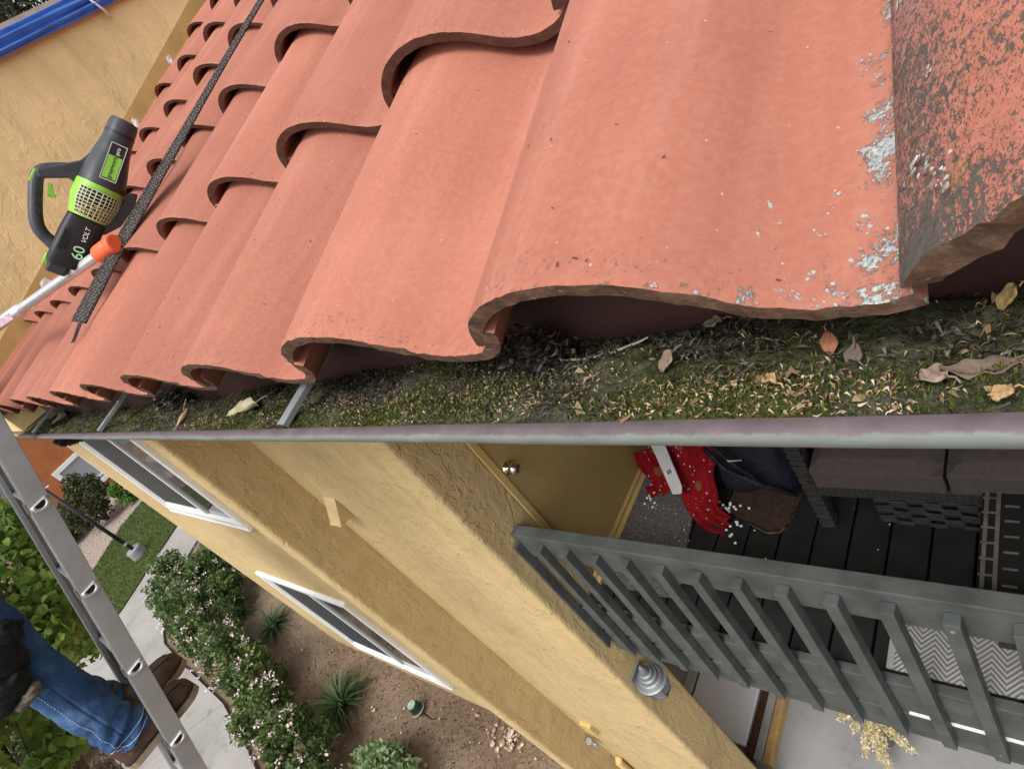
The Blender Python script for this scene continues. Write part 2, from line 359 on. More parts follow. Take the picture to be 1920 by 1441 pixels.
def crown_pts(c, rad, n, seed, clumps=26, shell=.55):
    rng = np.random.default_rng(seed); k = rng.normal(size=(clumps,3)); k /= np.linalg.norm(k,axis=1)[:,None]
    k *= (shell+(1-shell)*rng.random(clumps))[:,None]; k *= .82
    sz = .16+.22*rng.random(clumps); w = sz**2; w /= w.sum()
    idx = rng.choice(clumps, n, p=w); p = rng.normal(size=(n,3)); p /= np.linalg.norm(p,axis=1)[:,None]
    p *= (rng.random(n)**.45)[:,None]
    return np.asarray(c)+(k[idx]+p*sz[idx][:,None])*np.asarray(rad)
def merge(*bs):
    o = MB()
    for b in bs:
        if not b.v: continue
        vv = np.concatenate(b.v); o.v.append(vv); o.f += [[i+o.n for i in f] for f in b.f]; o.m += b.m; o.n += len(vv)
    return o
def text_part(name, s, size, mat, parent, origin, ax, ay, thick=.0006, italic=0):
    """lettering as a mesh; ax = reading direction, ay = up direction of the letters"""
    cu = bpy.data.curves.new(name,'FONT'); cu.body = s; cu.size = size; cu.extrude = thick; cu.align_x = 'LEFT'; cu.shear = italic
    o = bpy.data.objects.new(name, cu); COL.objects.link(o); dg = bpy.context.evaluated_depsgraph_get()
    me = bpy.data.meshes.new_from_object(o.evaluated_get(dg)); bpy.data.objects.remove(o)
    ax = unit(ax); ay = unit(ay); az = np.cross(ax, ay)
    me.transform(Matrix([(ax[i],ay[i],az[i],0) for i in range(3)]+[(0,0,0,1)]))
    me.materials.clear(); me.materials.append(mat); t = bpy.data.objects.new(name, me); COL.objects.link(t)
    pw = np.zeros(3); p = parent
    while p is not None: pw += np.array(p.location); p = p.parent
    t.location = Vector(np.asarray(origin)-pw); t.parent = parent; return t
ORD = ['zeroth','first','second','third','fourth','fifth','sixth','seventh','eighth','ninth','tenth','eleventh','twelfth','thirteenth','fourteenth','fifteenth','sixteenth','seventeenth']

# ------------------------------------------------------------------ ground, path, lawn
def sheet(name, pts, z, mat, res=None):
    b = MB(); b.add([(x,y,z) for x,y in pts], [tuple(range(len(pts)))]); return tag(b.build(name, mat), kind='structure')
# the ground, one big sheet with gentle lumps near the flower bed
gx = np.concatenate([[-200,-90,-45], np.arange(-26,2.01,.16), [8,40,150]]); gy = np.concatenate([[-150,-50,-14], np.arange(-6,3.01,.16), [9,30,150]])
X, Y = np.meshgrid(gx, gy, indexing='ij'); Zg = GZ + .10*(fbm(X*1.1,Y*1.1,3)-.5)*(X>-14.5)*(X<-2.5)*(np.clip((Y+1.1)*2.,0,1))*(Y<1)
gb = MB(); gb.grid(np.stack([X,Y,Zg],2)); tag(gb.build('ground', M_SOIL, smooth=True), kind='structure')
def smooth_poly(p, n=6):
    p = np.asarray(p,float); out = []
    for i in range(len(p)):
        p0,p1,p2,p3 = p[i-1],p[i],p[(i+1)%len(p)],p[(i+2)%len(p)]
        for k in range(n):
            t = k/n; out.append(.5*((2*p1)+(-p0+p2)*t+(2*p0-5*p1+4*p2-p3)*t*t+(-p0+3*p1-3*p2+p3)*t**3))
    return out
pathR = [(-14.95,2.6),(-14.9,1.5),(-14.5,.7),(-13.6,-.1),(-12.7,-.42),(-11.6,-.50),(-9.6,-.58),(-8.4,-.80),(-7.0,-1.1),(-5,-1.3)]
pathL = [(-5,-2.6),(-8.2,-2.2),(-10.5,-1.95),(-12.5,-2.05),(-15.55,-2.1),(-15.62,-.4),(-16.5,1.5),(-16.9,2.6)]
b = MB(); pl = pathR+pathL; b.prism([(x,y,GZ-.1) for x,y in pl], (0,0,.155)); tag(b.build('path', M_PATH, recalc=True), kind='structure')
b = MB()
for x0,y0,x1,y1 in ((-12.35,-.48,-12.6,-2.05),(-9.6,-.6,-10.6,-1.95),(-15.55,-.45,-14.1,.15),(-7.2,-1.08,-7.6,-2.3)):
    d = unit(V(x1-x0,y1-y0,0)); q = V(-d[1],d[0],0)*.008
    b.add([V(x0,y0,GZ+.0585)-q, V(x1,y1,GZ+.0585)-q, V(x1,y1,GZ+.0585)+q, V(x0,y0,GZ+.0585)+q], [(0,1,2,3)])
tag(b.build('path_joints', simple('joint_dirt',(.24,.22,.20))), kind='structure')
lawn = [(-15.75,-.35),(-16.65,1.55),(-17.0,3.5),(-20.9,3.5),(-20.4,1.2),(-19.3,-.3),(-18.0,-1.6),(-15.75,-2.2)]
b = MB(); b.prism([(x,y,GZ-.1) for x,y in lawn], (0,0,.15)); tag(b.build('lawn', M_GRASS, recalc=True), kind='structure')
b = MB(); b.prism([(x,y,GZ-.1) for x,y in [(-14.7,2.5),(-14.6,1.4),(-13.9,.45),(-12.6,1.2),(-12.6,2.5)]], (0,0,.15)); tag(b.build('lawn_corner', M_GRASS, recalc=True), kind='structure')
sheet('gravel_bed', [(-20.9,3.5),(-20.4,1.2),(-19.3,-.3),(-18.0,-1.6),(-17.5,-4),(-24,-4),(-24,3.5)], GZ+.056, M_GRAVEL)
sheet('patio', [(-2.9,1.08),(3,1.08),(3,5),(-2.9,5)], GZ+.06, M_PATIO)
sheet('patio_apron', [(-1.2,-.2),(3,-.2),(3,1.08),(-1.2,1.08)], GZ+.06, M_PATIO)
def blades(n, xs, ys, zb, h, seed, mat, name, inside=None):
    rng = np.random.default_rng(seed); x = rng.uniform(*xs,n); y = rng.uniform(*ys,n)
    if inside is not None: k = inside(x,y); x,y = x[k],y[k]; n = len(x)
    hh = h*(.5+rng.random(n)); a = rng.random(n)*2*PI; w = .006+.006*rng.random(n); lx,ly = rng.normal(0,.4*h,n), rng.normal(0,.4*h,n)
    v = np.stack([np.stack([x-w*np.cos(a),y-w*np.sin(a),np.full(n,zb)],1),np.stack([x+w*np.cos(a),y+w*np.sin(a),np.full(n,zb)],1),np.stack([x+lx,y+ly,zb+hh],1)],1).reshape(-1,3)
    b = MB(); b.v=[v]; b.n=len(v); b.f=[[3*i,3*i+1,3*i+2] for i in range(n)]; b.m=[0]*n
    return tag(b.build(name, mat), kind='stuff')
def in_poly(poly):
    P = np.array(poly)
    def f(x,y):
        r = np.zeros(len(x),bool)
        for i in range(len(P)):
            (x0,y0),(x1,y1) = P[i-1],P[i]
            c = ((y0>y)!=(y1>y)) & (x < (x1-x0)*(y-y0)/(y1-y0+1e-12)+x0); r ^= c
        return r
    return f
tag(blades(26000,(-21,-15.7),(-2.2,3.2),GZ+.05,.05,5,leaf_mat('grass_blade',(.045,.072,.018),(.085,.120,.032),(.16,.17,.06)),'lawn_grass',in_poly(lawn)), 'short mown green grass covering the lawn beside the path', 'grass')

# ------------------------------------------------------------------ building
bld = empty('apartment_building', (-3.08,.80,GZ), 'yellow stucco two storey building under the terracotta tiled eave', 'building')
XP, YW = -3.08, .80
RX = unit(V(.279,.0008,-.0044)); RD = unit(V(-.0267,.3474,.1304)); RN = unit(np.cross(RX,RD)); RE = V(-.0674,.2553,-.1983); PITCH = .279; EXPO = .372
def roofp(a, s, h=0): return RE+a*RX+s*RD+h*RN
b = MB(); b.box((-8.02,YW,GZ-.3),(-3.18,1.1,-.30)); b.build('window_wall', M_STUCCO, bld)
b = MB(); b.box((-3.23,.525,GZ-.3),(XP,1.0,-.25)); b.build('pilaster', M_STUCCO, bld, bevel=.02, seg=3)
b = MB(); b.box((XP-.05,YW+.001,GZ-.3),(-1.93,1.075,-.31)); b.build('recess_wall', M_STUCCO, bld, bevel=.022, seg=3)
b = MB(); b.box((-2.2,1.06,-2.42),(-1.955,4.0,-.31)); b.build('balcony_side_wall', M_STUCCO, bld)
b = MB(); b.box((-2.0,3.3,-2.42),(3,3.45,-.31)); b.build('balcony_back_wall', M_STUCCO, bld)
b = MB(); b.box((-9,3.3,GZ-.3),(3,3.45,-2.6)); b.build('patio_back_wall', M_STUCCO, bld)
b = MB(); b.box((2.9,.9,GZ-.3),(3.05,3.45,-.31)); b.build('end_wall', M_STUCCO, bld)
# tall parapet wall at the far side of the roof, facing the tiles
XW = -3.06
b = MB(); b.box((-3.35,.26,-.27),(XW,4.6,.82)); b.build('parapet_wall', M_STUCCO_SKYLIT, bld)
b = MB(); b.box((-3.36,.25,.822),(-3.105,4.6,.897)); b.build('parapet_cap', simple('raw_timber_edge',(.50,.36,.25),.8,.1,var=.2), bld)
# z-bar trim where roof and parapet meet, with torn white flashing tape
a_w = (XW-RE[0])/RX[0]
def junc(s, h, off=0):
    p = roofp(0,s,h); p[0] = XW+off; return p
b = MB(); P0,P1 = junc(-.1,.098,.004), junc(3.0,.098,.004)
b.obox((P0+P1)/2, RD*V(0,1,1), RN*V(0,1,1), V(1,0,0), np.linalg.norm(P1-P0)/2, .035, .004); b.build('roof_edge_trim', simple('tan_trim',(.50,.33,.13),.7,.2), bld)
b = MB(); P0,P1 = junc(-.1,.058,.008), junc(3.0,.058,.008); b.obox((P0+P1)/2, RD*V(0,1,1), RN*V(0,1,1), V(1,0,0), np.linalg.norm(P1-P0)/2, .009, .008); b.build('trim_lip', simple('pale_trim_lip',(.66,.52,.22),.6,.2), bld)
rng = random.Random(4); M_TAPE = simple('white_tape',(.72,.70,.68),.5,.4)
for s0 in (.55,.70,1.12,1.38,1.75):
    b = MB()
    for k in range(3):
        c = junc(s0+rng.uniform(-.02,.02), .075+rng.uniform(-.015,.02), .02); d = rng.uniform(.01,.03)
        b.add([c+V(0.003*k,-d,rng.uniform(-.02,0)),c+V(.006,d,rng.uniform(-.02,.01)),c+V(.01,d*.6,.022),c+V(.004,-d*.5,.018)],[(0,1,2,3)])
    b.build('flashing_tape_scrap', M_TAPE, bld)
# roof deck, fascia, soffit
b = MB(); q = [roofp(-2.98,.092,-.052),roofp(3.1,.092,-.052),roofp(3.1,4.6,-.052),roofp(-2.98,4.6,-.052)]
b.prism(q, RN*-.03); b.build('roof_deck', M_DECKROOF, bld, recalc=True)
b = MB(); b.box((-2.76,.3295,-.395),(3.1,.352,-.205)); b.build('fascia_board', M_FASCIA, bld)
b = MB(); b.box((-8.1,.353,-.41),(3.1,4.6,-.39)); b.build('soffit', M_STUCCO, bld)
b = MB(); b.box((-8.3,.30,-.30),(-3.36,4.6,-.20)); b.build('wing_roof_edge', M_FASCIA, bld)
# small wedge brackets on the recess wall
for z0 in (-1.49,-4.18):
    b = MB(); x0,x1 = -2.955,-2.845
    if z0 > -2: b.add([(x0,YW,z0+.07),(x0,YW-.085,z0-.06),(x0,YW,z0-.075),(x1,YW,z0+.07),(x1,YW-.085,z0-.06),(x1,YW,z0-.075)],[(0,1,2),(5,4,3),(0,3,4,1),(1,4,5,2)])
    else: b.box((x0+.02,YW-.03,z0-.07),(x1+.01,YW,z0+.06))
    b.build('stucco_bracket', M_STUCCO if z0>-2 else M_TRIMY, bld, recalc=True)
# windows: white vinyl sliders
def window(x0, x1, z0, z1, wall_y, xm):
    fr = .07; b = MB(); y0,y1 = wall_y-.035, wall_y+.02
    b.box((x0,y0,z0),(x1,y1,z0+fr)); b.box((x0,y0,z1-fr),(x1,y1,z1)); b.box((x0,y0,z0+fr),(x0+fr,y1,z1-fr)); b.box((x1-fr,y0,z0+fr),(x1,y1,z1-fr))
    w = b.build('window', M_WHITE, bld, bevel=.006)
    s = MB(); s.box((xm-.03,wall_y-.022,z0+fr),(xm+.03,wall_y+.01,z1-fr)); s.box((x0+fr,wall_y-.015,z0+fr),(x0+fr+.035,wall_y+.012,z1-fr)); s.box((x0+fr+.035,wall_y-.015,z0+fr),(xm-.03,wall_y+.012,z0+fr+.035)); s.build('sash', M_WHITE, w)
    s = MB(); s.box((x0,wall_y-.040,z0-.030),(x1,wall_y-.001,z0-.001)); s.build('sill', M_WHITE, w, bevel=.004)
    s = MB(); s.box((x0+fr+.04,wall_y-.006,z0+fr+.04),(xm-.032,wall_y-.003,z1-fr)); s.build('screen', M_SCREEN, w)
    s = MB(); s.box((xm+.03,wall_y-.006,z0+fr),(x1-fr,wall_y-.003,z1-fr)); s.build('pane', M_GLASS, w)
window(-6.88,-4.95,-2.03,-.62,YW,-5.72)
window(-7.0,-5.10,-4.93,-3.25,YW,-5.92)
# closet door on the balcony side wall (faces +x)
XD = -1.955
d = MB(); d.box((XD,1.105,-2.36),(XD+.022,1.985,-.36)); door = d.build('door', M_DOOR, bld, bevel=.004)
k = MB(); k.lathe((XD+.022,1.135,-1.555),(1,0,0),[(0,.030),(.006,.031),(.010,.014),(.022,.012),(.03,.021),(.04,.0285),(.052,.0285),(.062,.021),(.066,.004)],24); k.build('knob', M_CHROME, door, smooth=True)
b = MB(); b.box((XD,1.064,-2.40),(XD+.030,1.102,-.36)); b.build('door_trim', M_TRIMY, bld, bevel=.004)
b = MB(); b.box((XD,1.988,-2.40),(XD+.030,2.03,-.36)); b.build('door_trim', M_TRIMY, bld, bevel=.004)
b = MB(); b.box((XD,1.102,-2.40),(XD+.045,1.988,-2.365)); b.box((XD+.0455,1.075,-2.40),(XD+.075,2.2,-2.378)); b.build('threshold', M_DOOR, bld, bevel=.003)
# balcony deck boards run along y
b = MB(); x = -1.93; kk = 0
while x < 2.9:
    b.box((x+.004,.975,-2.435),(x+.134,3.3,-2.40+.0006*(kk%3))); x += .1385; kk += 1
b.build('deck', M_DECK, bld, bevel=.004)
b = MB()
for x in np.arange(-1.8,2.9,.42): b.box((x,1.0,-2.62),(x+.04,3.3,-2.436))
b.build('joist', M_DECK, bld)
b = MB(); b.box((-1.95,1.0,-2.66),(2.9,3.3,-2.64)); b.build('deck_gap_shade', M_DECK, bld)  # added dark sheet that blocks light from below in the deck gaps
# hose bib and valve on the pilaster face
hb = MB(); c = V(XP,.76,-4.50); hb.tube([c,c+V(.05,0,0),c+V(.075,0,-.015)],[.012,.012,.011],10); hb.lathe(c+V(.05,0,.0),(0,-.2,1),[(-.02,.016),(.02,.016),(.03,.008),(.045,.008),(.046,.026),(.054,.026)],12); hb.tube([c+V(.075,0,-.015),c+V(.08,0,-.06)],[.013,.014],10)
hb.build('hose_tap', M_GALV, bld, smooth=False)
b = MB(); b.tube([(-2.97,.765,GZ),(-2.97,.765,-4.83),(-2.97,.80,-4.80)],[.03,.03,.03],12); b.build('drain_stub', M_TRIMY, bld, smooth=True)

# ------------------------------------------------------------------ roof tiles: every tile is a thing
PROF = [(0,.0),(.004,.011),(.013,.0245),(.0215,.0325),(.0325,.040),(.0488,.0485),(.07,.0545),(.087,.0568),(.105,.0565),(.120,.0545),(.135,.0508),(.150,.0452),(.166,.0362),(.183,.0258),(.1964,.0145),(.210,.0030),(.2245,-.0055),(.240,-.0100),(.255,-.0118),(.270,-.0112),(.282,-.0065),(.290,.001),(.297,.011),(.300,.019)]
def spline(p, n):
    p = np.array(p); t = np.concatenate([[0],np.cumsum(np.linalg.norm(np.diff(p,axis=0),axis=1))]); u = np.linspace(0,t[-1],n)
    q = np.stack([np.interp(u,t,p[:,0]),np.interp(u,t,p[:,1])],1)
    for _ in range(3): q[1:-1] = .25*q[:-2]+.5*q[1:-1]+.25*q[2:]
    return q
def tile_mesh(name, seed, mats, chip=.0012, length=.435, nrow=14, broken=False, prof=PROF, th=.0125):
    top = spline(prof, 60); d = np.gradient(top,axis=0); nrm = np.stack([-d[:,1],d[:,0]],1); nrm /= np.linalg.norm(nrm,axis=1)[:,None]
    bot = top-nrm*th; n = len(top); rng = np.random.default_rng(seed)
    ss = np.concatenate([[0,.0025],np.linspace(.012,length,nrow)])
    def surf(pr, lift):
        out = []
        for i,s in enumerate(ss):
            w = pr.copy(); sh = -.032*(s/.40)                      # head end tucks under the course above
            wob = .0011*(fbm(w[:,0]*14+seed*7.3, np.full(n,s*9.), seed)-.5)*2
            e = np.zeros(n)
            if i == 0 or i == 1: e = chip*2*(fbm(w[:,0]*130, np.full(n,seed*1.7), seed+5)-.5)*(1 if i==0 else .5)
            if broken: e = e*1.3+ (.0022*np.clip((fbm(w[:,0]*48, np.full(n,3.3), 9)-.50),-1,1)*6*np.exp(-s/.012) if s<.03 else 0)
            edge = -.0012 if (i == 0 and lift > 0) else 0
            out.append([w[k,0]*RX+(s+e[k])*RD+(w[k,1]+sh+wob[k]+edge)*RN for k in range(n)])
        return np.array(out)
    A = surf(top,1); B = surf(bot,0); b = MB(); R = len(ss); na = R*n
    v = np.concatenate([A.reshape(-1,3), B.reshape(-1,3)]); f=[]; mi=[]
    for i in range(R-1):
        for j in range(n-1):
            f.append((i*n+j,i*n+j+1,(i+1)*n+j+1,(i+1)*n+j)); mi.append(0)
            f.append((na+i*n+j,na+(i+1)*n+j,na+(i+1)*n+j+1,na+i*n+j+1)); mi.append(0)
    for j in range(n-1):
        f.append((j,na+j,na+j+1,j+1)); mi.append(1)
        q=(R-1)*n; f.append((q+j,q+j+1,na+q+j+1,na+q+j)); mi.append(0)
    for i in range(R-1):
        f.append((i*n,(i+1)*n,na+(i+1)*n,na+i*n)); mi.append(0)
        f.append((i*n+n-1,na+i*n+n-1,na+(i+1)*n+n-1,(i+1)*n+n-1)); mi.append(0)
    me = bpy.data.meshes.new(name); me.from_pydata(v.tolist(),[],f)
    for m in mats: me.materials.append(m)
    me.polygons.foreach_set('material_index',mi); me.polygons.foreach_set('use_smooth',[True]*len(f))
    bm = bmesh.new(); bm.from_mesh(me); bmesh.ops.recalc_face_normals(bm,faces=bm.faces)
    for e in bm.edges:
        if len(e.link_faces)==2 and e.calc_face_angle(0)>.7: e.smooth=False
    bm.to_mesh(me); bm.free(); return me, A
MESH_C = [tile_mesh('roof_tile',k,(M_TILE,M_EDGE))[0] for k in range(4)]
MESH_E = [tile_mesh('roof_tile',10+k,(M_TILE,M_EDGE_DIRTY),.002)[0] for k in range(4)]
PROF_OLD = [(0,.003),(.002,.0085),(.007,.0150),(.0145,.0222),(.0225,.0295),(.030,.0360),(.040,.0435),(.055,.0515)]+[q for q in PROF if q[0]>=.07]
MESH_OLD,_ = tile_mesh('roof_tile',31,(M_TILE_OLD,M_EDGE_DIRTY),.003,broken=True,prof=PROF_OLD,th=.0165)
MESH_CUT,_ = tile_mesh('roof_tile',12,(M_TILE_SPOT,M_EDGE_DIRTY),.002,prof=[q for q in PROF if q[0]<.284])
trand = random.Random(7); placed = []
for j in range(0,9):
    for i in range(-3,12):
        if i < 0 and j > 4: continue
        base = roofp(-PITCH*i, EXPO*j)
        if base[0] < XW-.20: continue
        me = MESH_OLD if (i==0 and j==0) else MESH_CUT if (i==1 and j==0) else (MESH_E if j==0 else MESH_C)[trand.randrange(4)]
        o = bpy.data.objects.new('roof_tile', me); COL.objects.link(o)
        jit = (trand.uniform(-.003,.003)*RX+trand.uniform(-.006,.006)*RD+trand.uniform(-.001,.0015)*RN)*(0 if j==0 and i<2 else 1)
        o.location = Vector(base+jit)
        smp = np.array([base+a*RX+s*RD+h*RN for a,h in ((0,0),(.03,.04),(.09,.057),(.15,.045),(.2,.01),(.26,-.01)) for s in (0,.1,.2,.37)])
        pr = proj(smp); vis = bool(((pr[:,0]>2)&(pr[:,0]<1918)&(pr[:,1]>4)&(pr[:,1]<1437)&(pr[:,2]>.05)).any())
        placed.append((j,i,o,vis))
COURSE = ['bottom course over the gutter','second course above the gutter','third course above the gutter','fourth course above the gutter','fifth course above the gutter','sixth course above the gutter','seventh course above the gutter','eighth course above the gutter','ninth course above the gutter']
for j in range(9):
    row = sorted([(i,o) for jj,i,o,v in placed if jj==j and v])
    for k,(i,o) in enumerate(row):
        if j==0 and i==0: lb = 'weathered clay roof tile crusted with dark lichen at the right end of the eave'
        elif j==0 and i==1: lb = 'large clean clay roof tile with white lichen flecks beside the crusted tile'
        else: lb = f"clay roof tile, {ORD[k+1]} from the right in the {COURSE[j]}"
        tag(o, lb, 'roof tile', 'overlapping clay roof tiles')
    hid = sorted([(i,o) for jj,i,o,v in placed if jj==j and not v])
    for i,o in hid: tag(o, f"clay roof tile of the {COURSE[j]}, past the edge of the photo", 'roof tile', 'overlapping clay roof tiles')
TILE = {(j,i):o for j,i,o,v in placed}
# white crustose lichen on the two nearest tiles: little overlapping lobes
def prof_h(a): return float(np.interp(a,[p[0] for p in PROF],[p[1] for p in PROF]))
def lichen(tile, spots, seed, c, k_=1.):
    rng = np.random.default_rng(seed)
    for a0,s0,r,n in spots:
        b = MB()
        for k in range(max(3,int(n*1.3*(k_ if k_<1 else 1)))):
            q = rng.normal(size=2)*r*.34; a = a0+q[0]; s = max(.0015,s0+q[1]*1.3)
            if a > .292 or a < .003: continue
            rr = (.0007+.0016*rng.random()**2)*(.55 if k_<1 else 1); sl = (prof_h(a+.004)-prof_h(a-.004))/.008; m_ = 9; th0 = rng.random()*6; h = prof_h(a)-.032*s/.40+.0002+.0003*rng.random(); pts=[]; inn=[]
            for t in range(m_):
                R_ = rr*(.55+.8*rng.random()); x,y = R_*math.cos(th0+2*PI*t/m_),R_*math.sin(th0+2*PI*t/m_)
                pts.append((a+x)*RX+(s+y)*RD+(h+sl*x-.0003)*RN); inn.append((a+x*.7)*RX+(s+y*.7)*RD+(h+sl*x*.7+.00035)*RN)
            b.add(pts+inn, [(t,(t+1)%m_,m_+(t+1)%m_,m_+t) for t in range(m_)]+[tuple(range(m_,2*m_))])
        if not b.v: continue
        o = b.build('lichen', c, smooth=True); o.parent = tile
m = NM('white_lichen', .95, .05); m.color(m.ramp(m.island(), [(0,(.14,.145,.14)),(.35,(.27,.285,.28)),(.7,(.38,.40,.395)),(1,(.48,.50,.495))])); M_LICH = m.mat
lr = random.Random(3); spots = []
for s0,a0,r,n in ((.36,.262,.010,26),(.34,.268,.008,20),(.30,.258,.012,40),(.285,.266,.010,34),(.245,.262,.012,40),(.175,.264,.013,46),(.16,.268,.008,20),(.128,.266,.011,46),(.115,.270,.010,30),(.10,.264,.010,36),(.088,.268,.008,20),(.052,.262,.012,60),(.04,.268,.012,60),(.03,.258,.010,40),(.062,.244,.007,16),(.048,.242,.007,18),(.075,.248,.005,10),(.02,.238,.008,26),(.012,.225,.009,40),(.006,.231,.009,40),(.028,.222,.006,18),(.07,.215,.005,8),(.058,.222,.004,8),(.046,.212,.005,9),(.008,.25,.010,40),(.002,.24,.008,30),(.002,.21,.007,18),(.001,.19,.006,12),(.0015,.17,.005,8)): spots.append((a0,s0,r,n))
spots = [(a,s,r*.7,max(4,int(n*.3))) for a,s,r,n in spots]
lichen(TILE[(0,1)], spots, 5, M_LICH, .9)
lichen(TILE[(0,0)], [(.03,.28,.010,30),(.055,.30,.012,24),(.046,.21,.010,20),(.012,.05,.012,40),(.022,.03,.010,36),(.06,.18,.008,16),(.018,.10,.006,10),(.07,.33,.01,18),(.008,.18,.006,14),(.01,.25,.006,14)], 6, M_LICH, .45)
dirt_spots = []
# perforated strip of eave mesh lying on the tiles
def mesh_strip():
    MS=[.17,.38,.51,.68,.874,1.03,1.75]; MA=[-1.60,-1.575,-1.53,-1.465,-1.395,-1.32,-.98]; s_ = np.linspace(.17,1.75,150); b = MB(); rows=[]
    A0 = -PITCH*6+.085
    for i,s in enumerate(s_):
        h = .064; a = float(np.interp(s,MS,MA)); wv = float(np.interp(s,[.17,.5,.75,1.2],[.025,.021,.013,.009]))
        rows.append([roofp(a-wv*.8,s,h+.45*wv),roofp(a-wv*.27,s,h+.15*wv),roofp(a+wv*.27,s,h-.15*wv),roofp(a+wv*.8,s,h-.45*wv)])
    b.grid(np.array(rows))
    m = NM('perforated_black_mesh', .6, .3); v = m.coord((1,1,1)); 
    n = m.vor(v, 165, rand=.35); m.color(m.ramp(n, [(.26,(.17,.11,.09)),(.38,(.012,.011,.011))])); m.bump(n,.6,.002)
    o = b.build('mesh_strip', m.mat, smooth=True); sd = o.modifiers.new('s','SOLIDIFY'); sd.thickness=.0025
    tag(o,'narrow black perforated mesh strip lying up the roof between tile rows','mesh strip')
    f = MB()
    for k in range(9):
        a = -1.605+.005*k; p0 = roofp(a,.168,.062); f.tube([p0,p0-RD*(.03+.01*(k%3))-RN*.004],.0011,5)
    f.build('frayed_end', M_BLACK, o)
mesh_strip()

# tiny dry slivers lying on the nearest tiles
rng = np.random.default_rng(77); b = MB()
for k in range(70):
    i = int(rng.integers(1,5)); a = rng.uniform(.05,.26); s = rng.uniform(.01,.36)
    bs = roofp(-PITCH*i,0); c = bs+a*RX+s*RD+(prof_h(a)-.032*s/.40+.0013)*RN; sl = (prof_h(a+.004)-prof_h(a-.004))/.008
    th = rng.random()*PI; u = unit(math.cos(th)*(RX+sl*RN)+math.sin(th)*RD); n_ = unit(RN-sl*RX); L_ = rng.uniform(.0006,.0019)
    b.obox(c,u,np.cross(n_,u),n_,L_,.00035,.00025)
tag(b.build('tile_litter', leaf_mat('dry_sliver',(.035,.02,.014),(.10,.05,.03),(.30,.2,.12),.9,0)), 'tiny dark dry slivers scattered over the nearest clay tiles', 'litter', kind='stuff')

# ------------------------------------------------------------------ gutter (lip at y = .2145, z = -.2374)
LY, LZ = .2145, -.2374; BY = .3290
gut = empty('rain_gutter', (-1,LY,LZ-.09), 'pale green and mauve painted metal gutter full of moss along the eave', 'gutter')
outer = [(-.0005,-.0006),(-.005,.0008),(-.0100,.0002),(-.0128,-.0014),(-.0140,-.0042),(-.0135,-.0082),(-.0105,-.0115),(-.004,-.0165),(.002,-.027),(.015,-.041),(.029,-.055),(.042,-.067),(.050,-.084),(.1125,-.084),(.1135,-.045)]
inner = [(.112,-.045),(.111,-.082),(.0515,-.082),(.0435,-.066),(.0305,-.0545),(.0165,-.0405),(.0035,-.0265),(-.0035,-.0155),(-.004,-.009),(.0005,-.004)]
m = NM('weathered_gutter_paint', .55, .35); v = m.coord(); tcn = m.N('ShaderNodeNewGeometry'); sp_ = m.N('ShaderNodeSeparateXYZ'); m.L(m.coord(), sp_.inputs[0])
wob = m.math('MULTIPLY', m.math('SUBTRACT', m.noise(m.coord((1,.2,.2)), 90, 5, .75), .5), .006)
yy = m.math('ADD', m.math('SUBTRACT', sp_.outputs[1], LY), wob)                                         # mauve paint inside and on top, green-grey outside
fac = m.ramp(m.math('MULTIPLY_ADD', yy, 1.) if False else m.math('ADD', m.math('MULTIPLY', yy, 20.), .5), [(.255,1.),(.285,0.)])
mauve = m.ramp(m.noise(v, 34, 5, .65), [(.3,(.085,.066,.072)),(.6,(.125,.097,.104)),(.8,(.18,.15,.155))])
green = m.ramp(m.noise(m.coord((.4,1,1)), 40, 5, .6), [(.3,(.110,.126,.113)),(.6,(.150,.170,.152)),(.8,(.215,.235,.213))])
col = m.mix(fac, mauve, green); col = m.mix(m.ramp(m.noise(m.coord((1,2,2)), 55, 4, .75), [(.66,0.),(.72,.7)]), col, (.055,.05,.05))
m.color(col); m.bump(m.math('ADD', m.noise(v, 120, 3), m.math('MULTIPLY', m.noise(v, 22, 3), 1.2)), .22, .0016); M_GUT = m.mat
xs = np.linspace(-2.70,1.6,160)
def lipw(x): return .0005*math.sin(x*9)+.0003*math.sin(x*31+1)
b = MB(); prof = outer+inner
b.grid(np.array([[V(x,LY+y,LZ+z+lipw(x)*(1 if y<.02 else 0)) for y,z in prof+[prof[0]]] for x in xs]))
b.build('trough', M_GUT, gut, smooth=False, recalc=True).modifiers.new('b','EDGE_SPLIT').split_angle = math.radians(50)
for p in gut.children[0].data.polygons: p.use_smooth = True
b = MB(); b.prism([(-2.70,LY+y,LZ+z) for y,z in outer], (-.002,0,0)); b.build('end_cap', M_LIPG, gut, recalc=True)
for xh in (-.688,-1.565,-2.42):
    h = MB(); w = .0085; x0 = xh
    # U-channel strap from fascia down to the lip, slightly skewed
    p0 = V(x0+.012,BY-.001,LZ+.034); p1 = V(x0+.006,LY+.085,LZ+.022); p2 = V(x0,LY+.002,LZ+.0045)
    for a_,b__ in ((p0,p1),(p1,p2)):
        d = b__-a_; u = unit(d); sx = unit(V(1,0,0)-u*u[0]); n_ = np.cross(sx,u); n_ *= np.sign(n_[2]); c = (a_+b__)/2; L_ = np.linalg.norm(d)/2+.001
        h.obox(c,sx,u,n_,w,L_,.0007); h.obox(c+sx*(w-.0006)-n_*.003,sx,u,n_,.0007,L_,.003); h.obox(c-sx*(w-.0006)-n_*.003,sx,u,n_,.0007,L_,.003)
    h.lathe(p1+(p2-p1)*.15+V(0,0,.001),(0,0,1),[(0,.004),(.0015,.004),(.002,.002)],10)
    h.build('hanger_strap', M_GALV, gut)
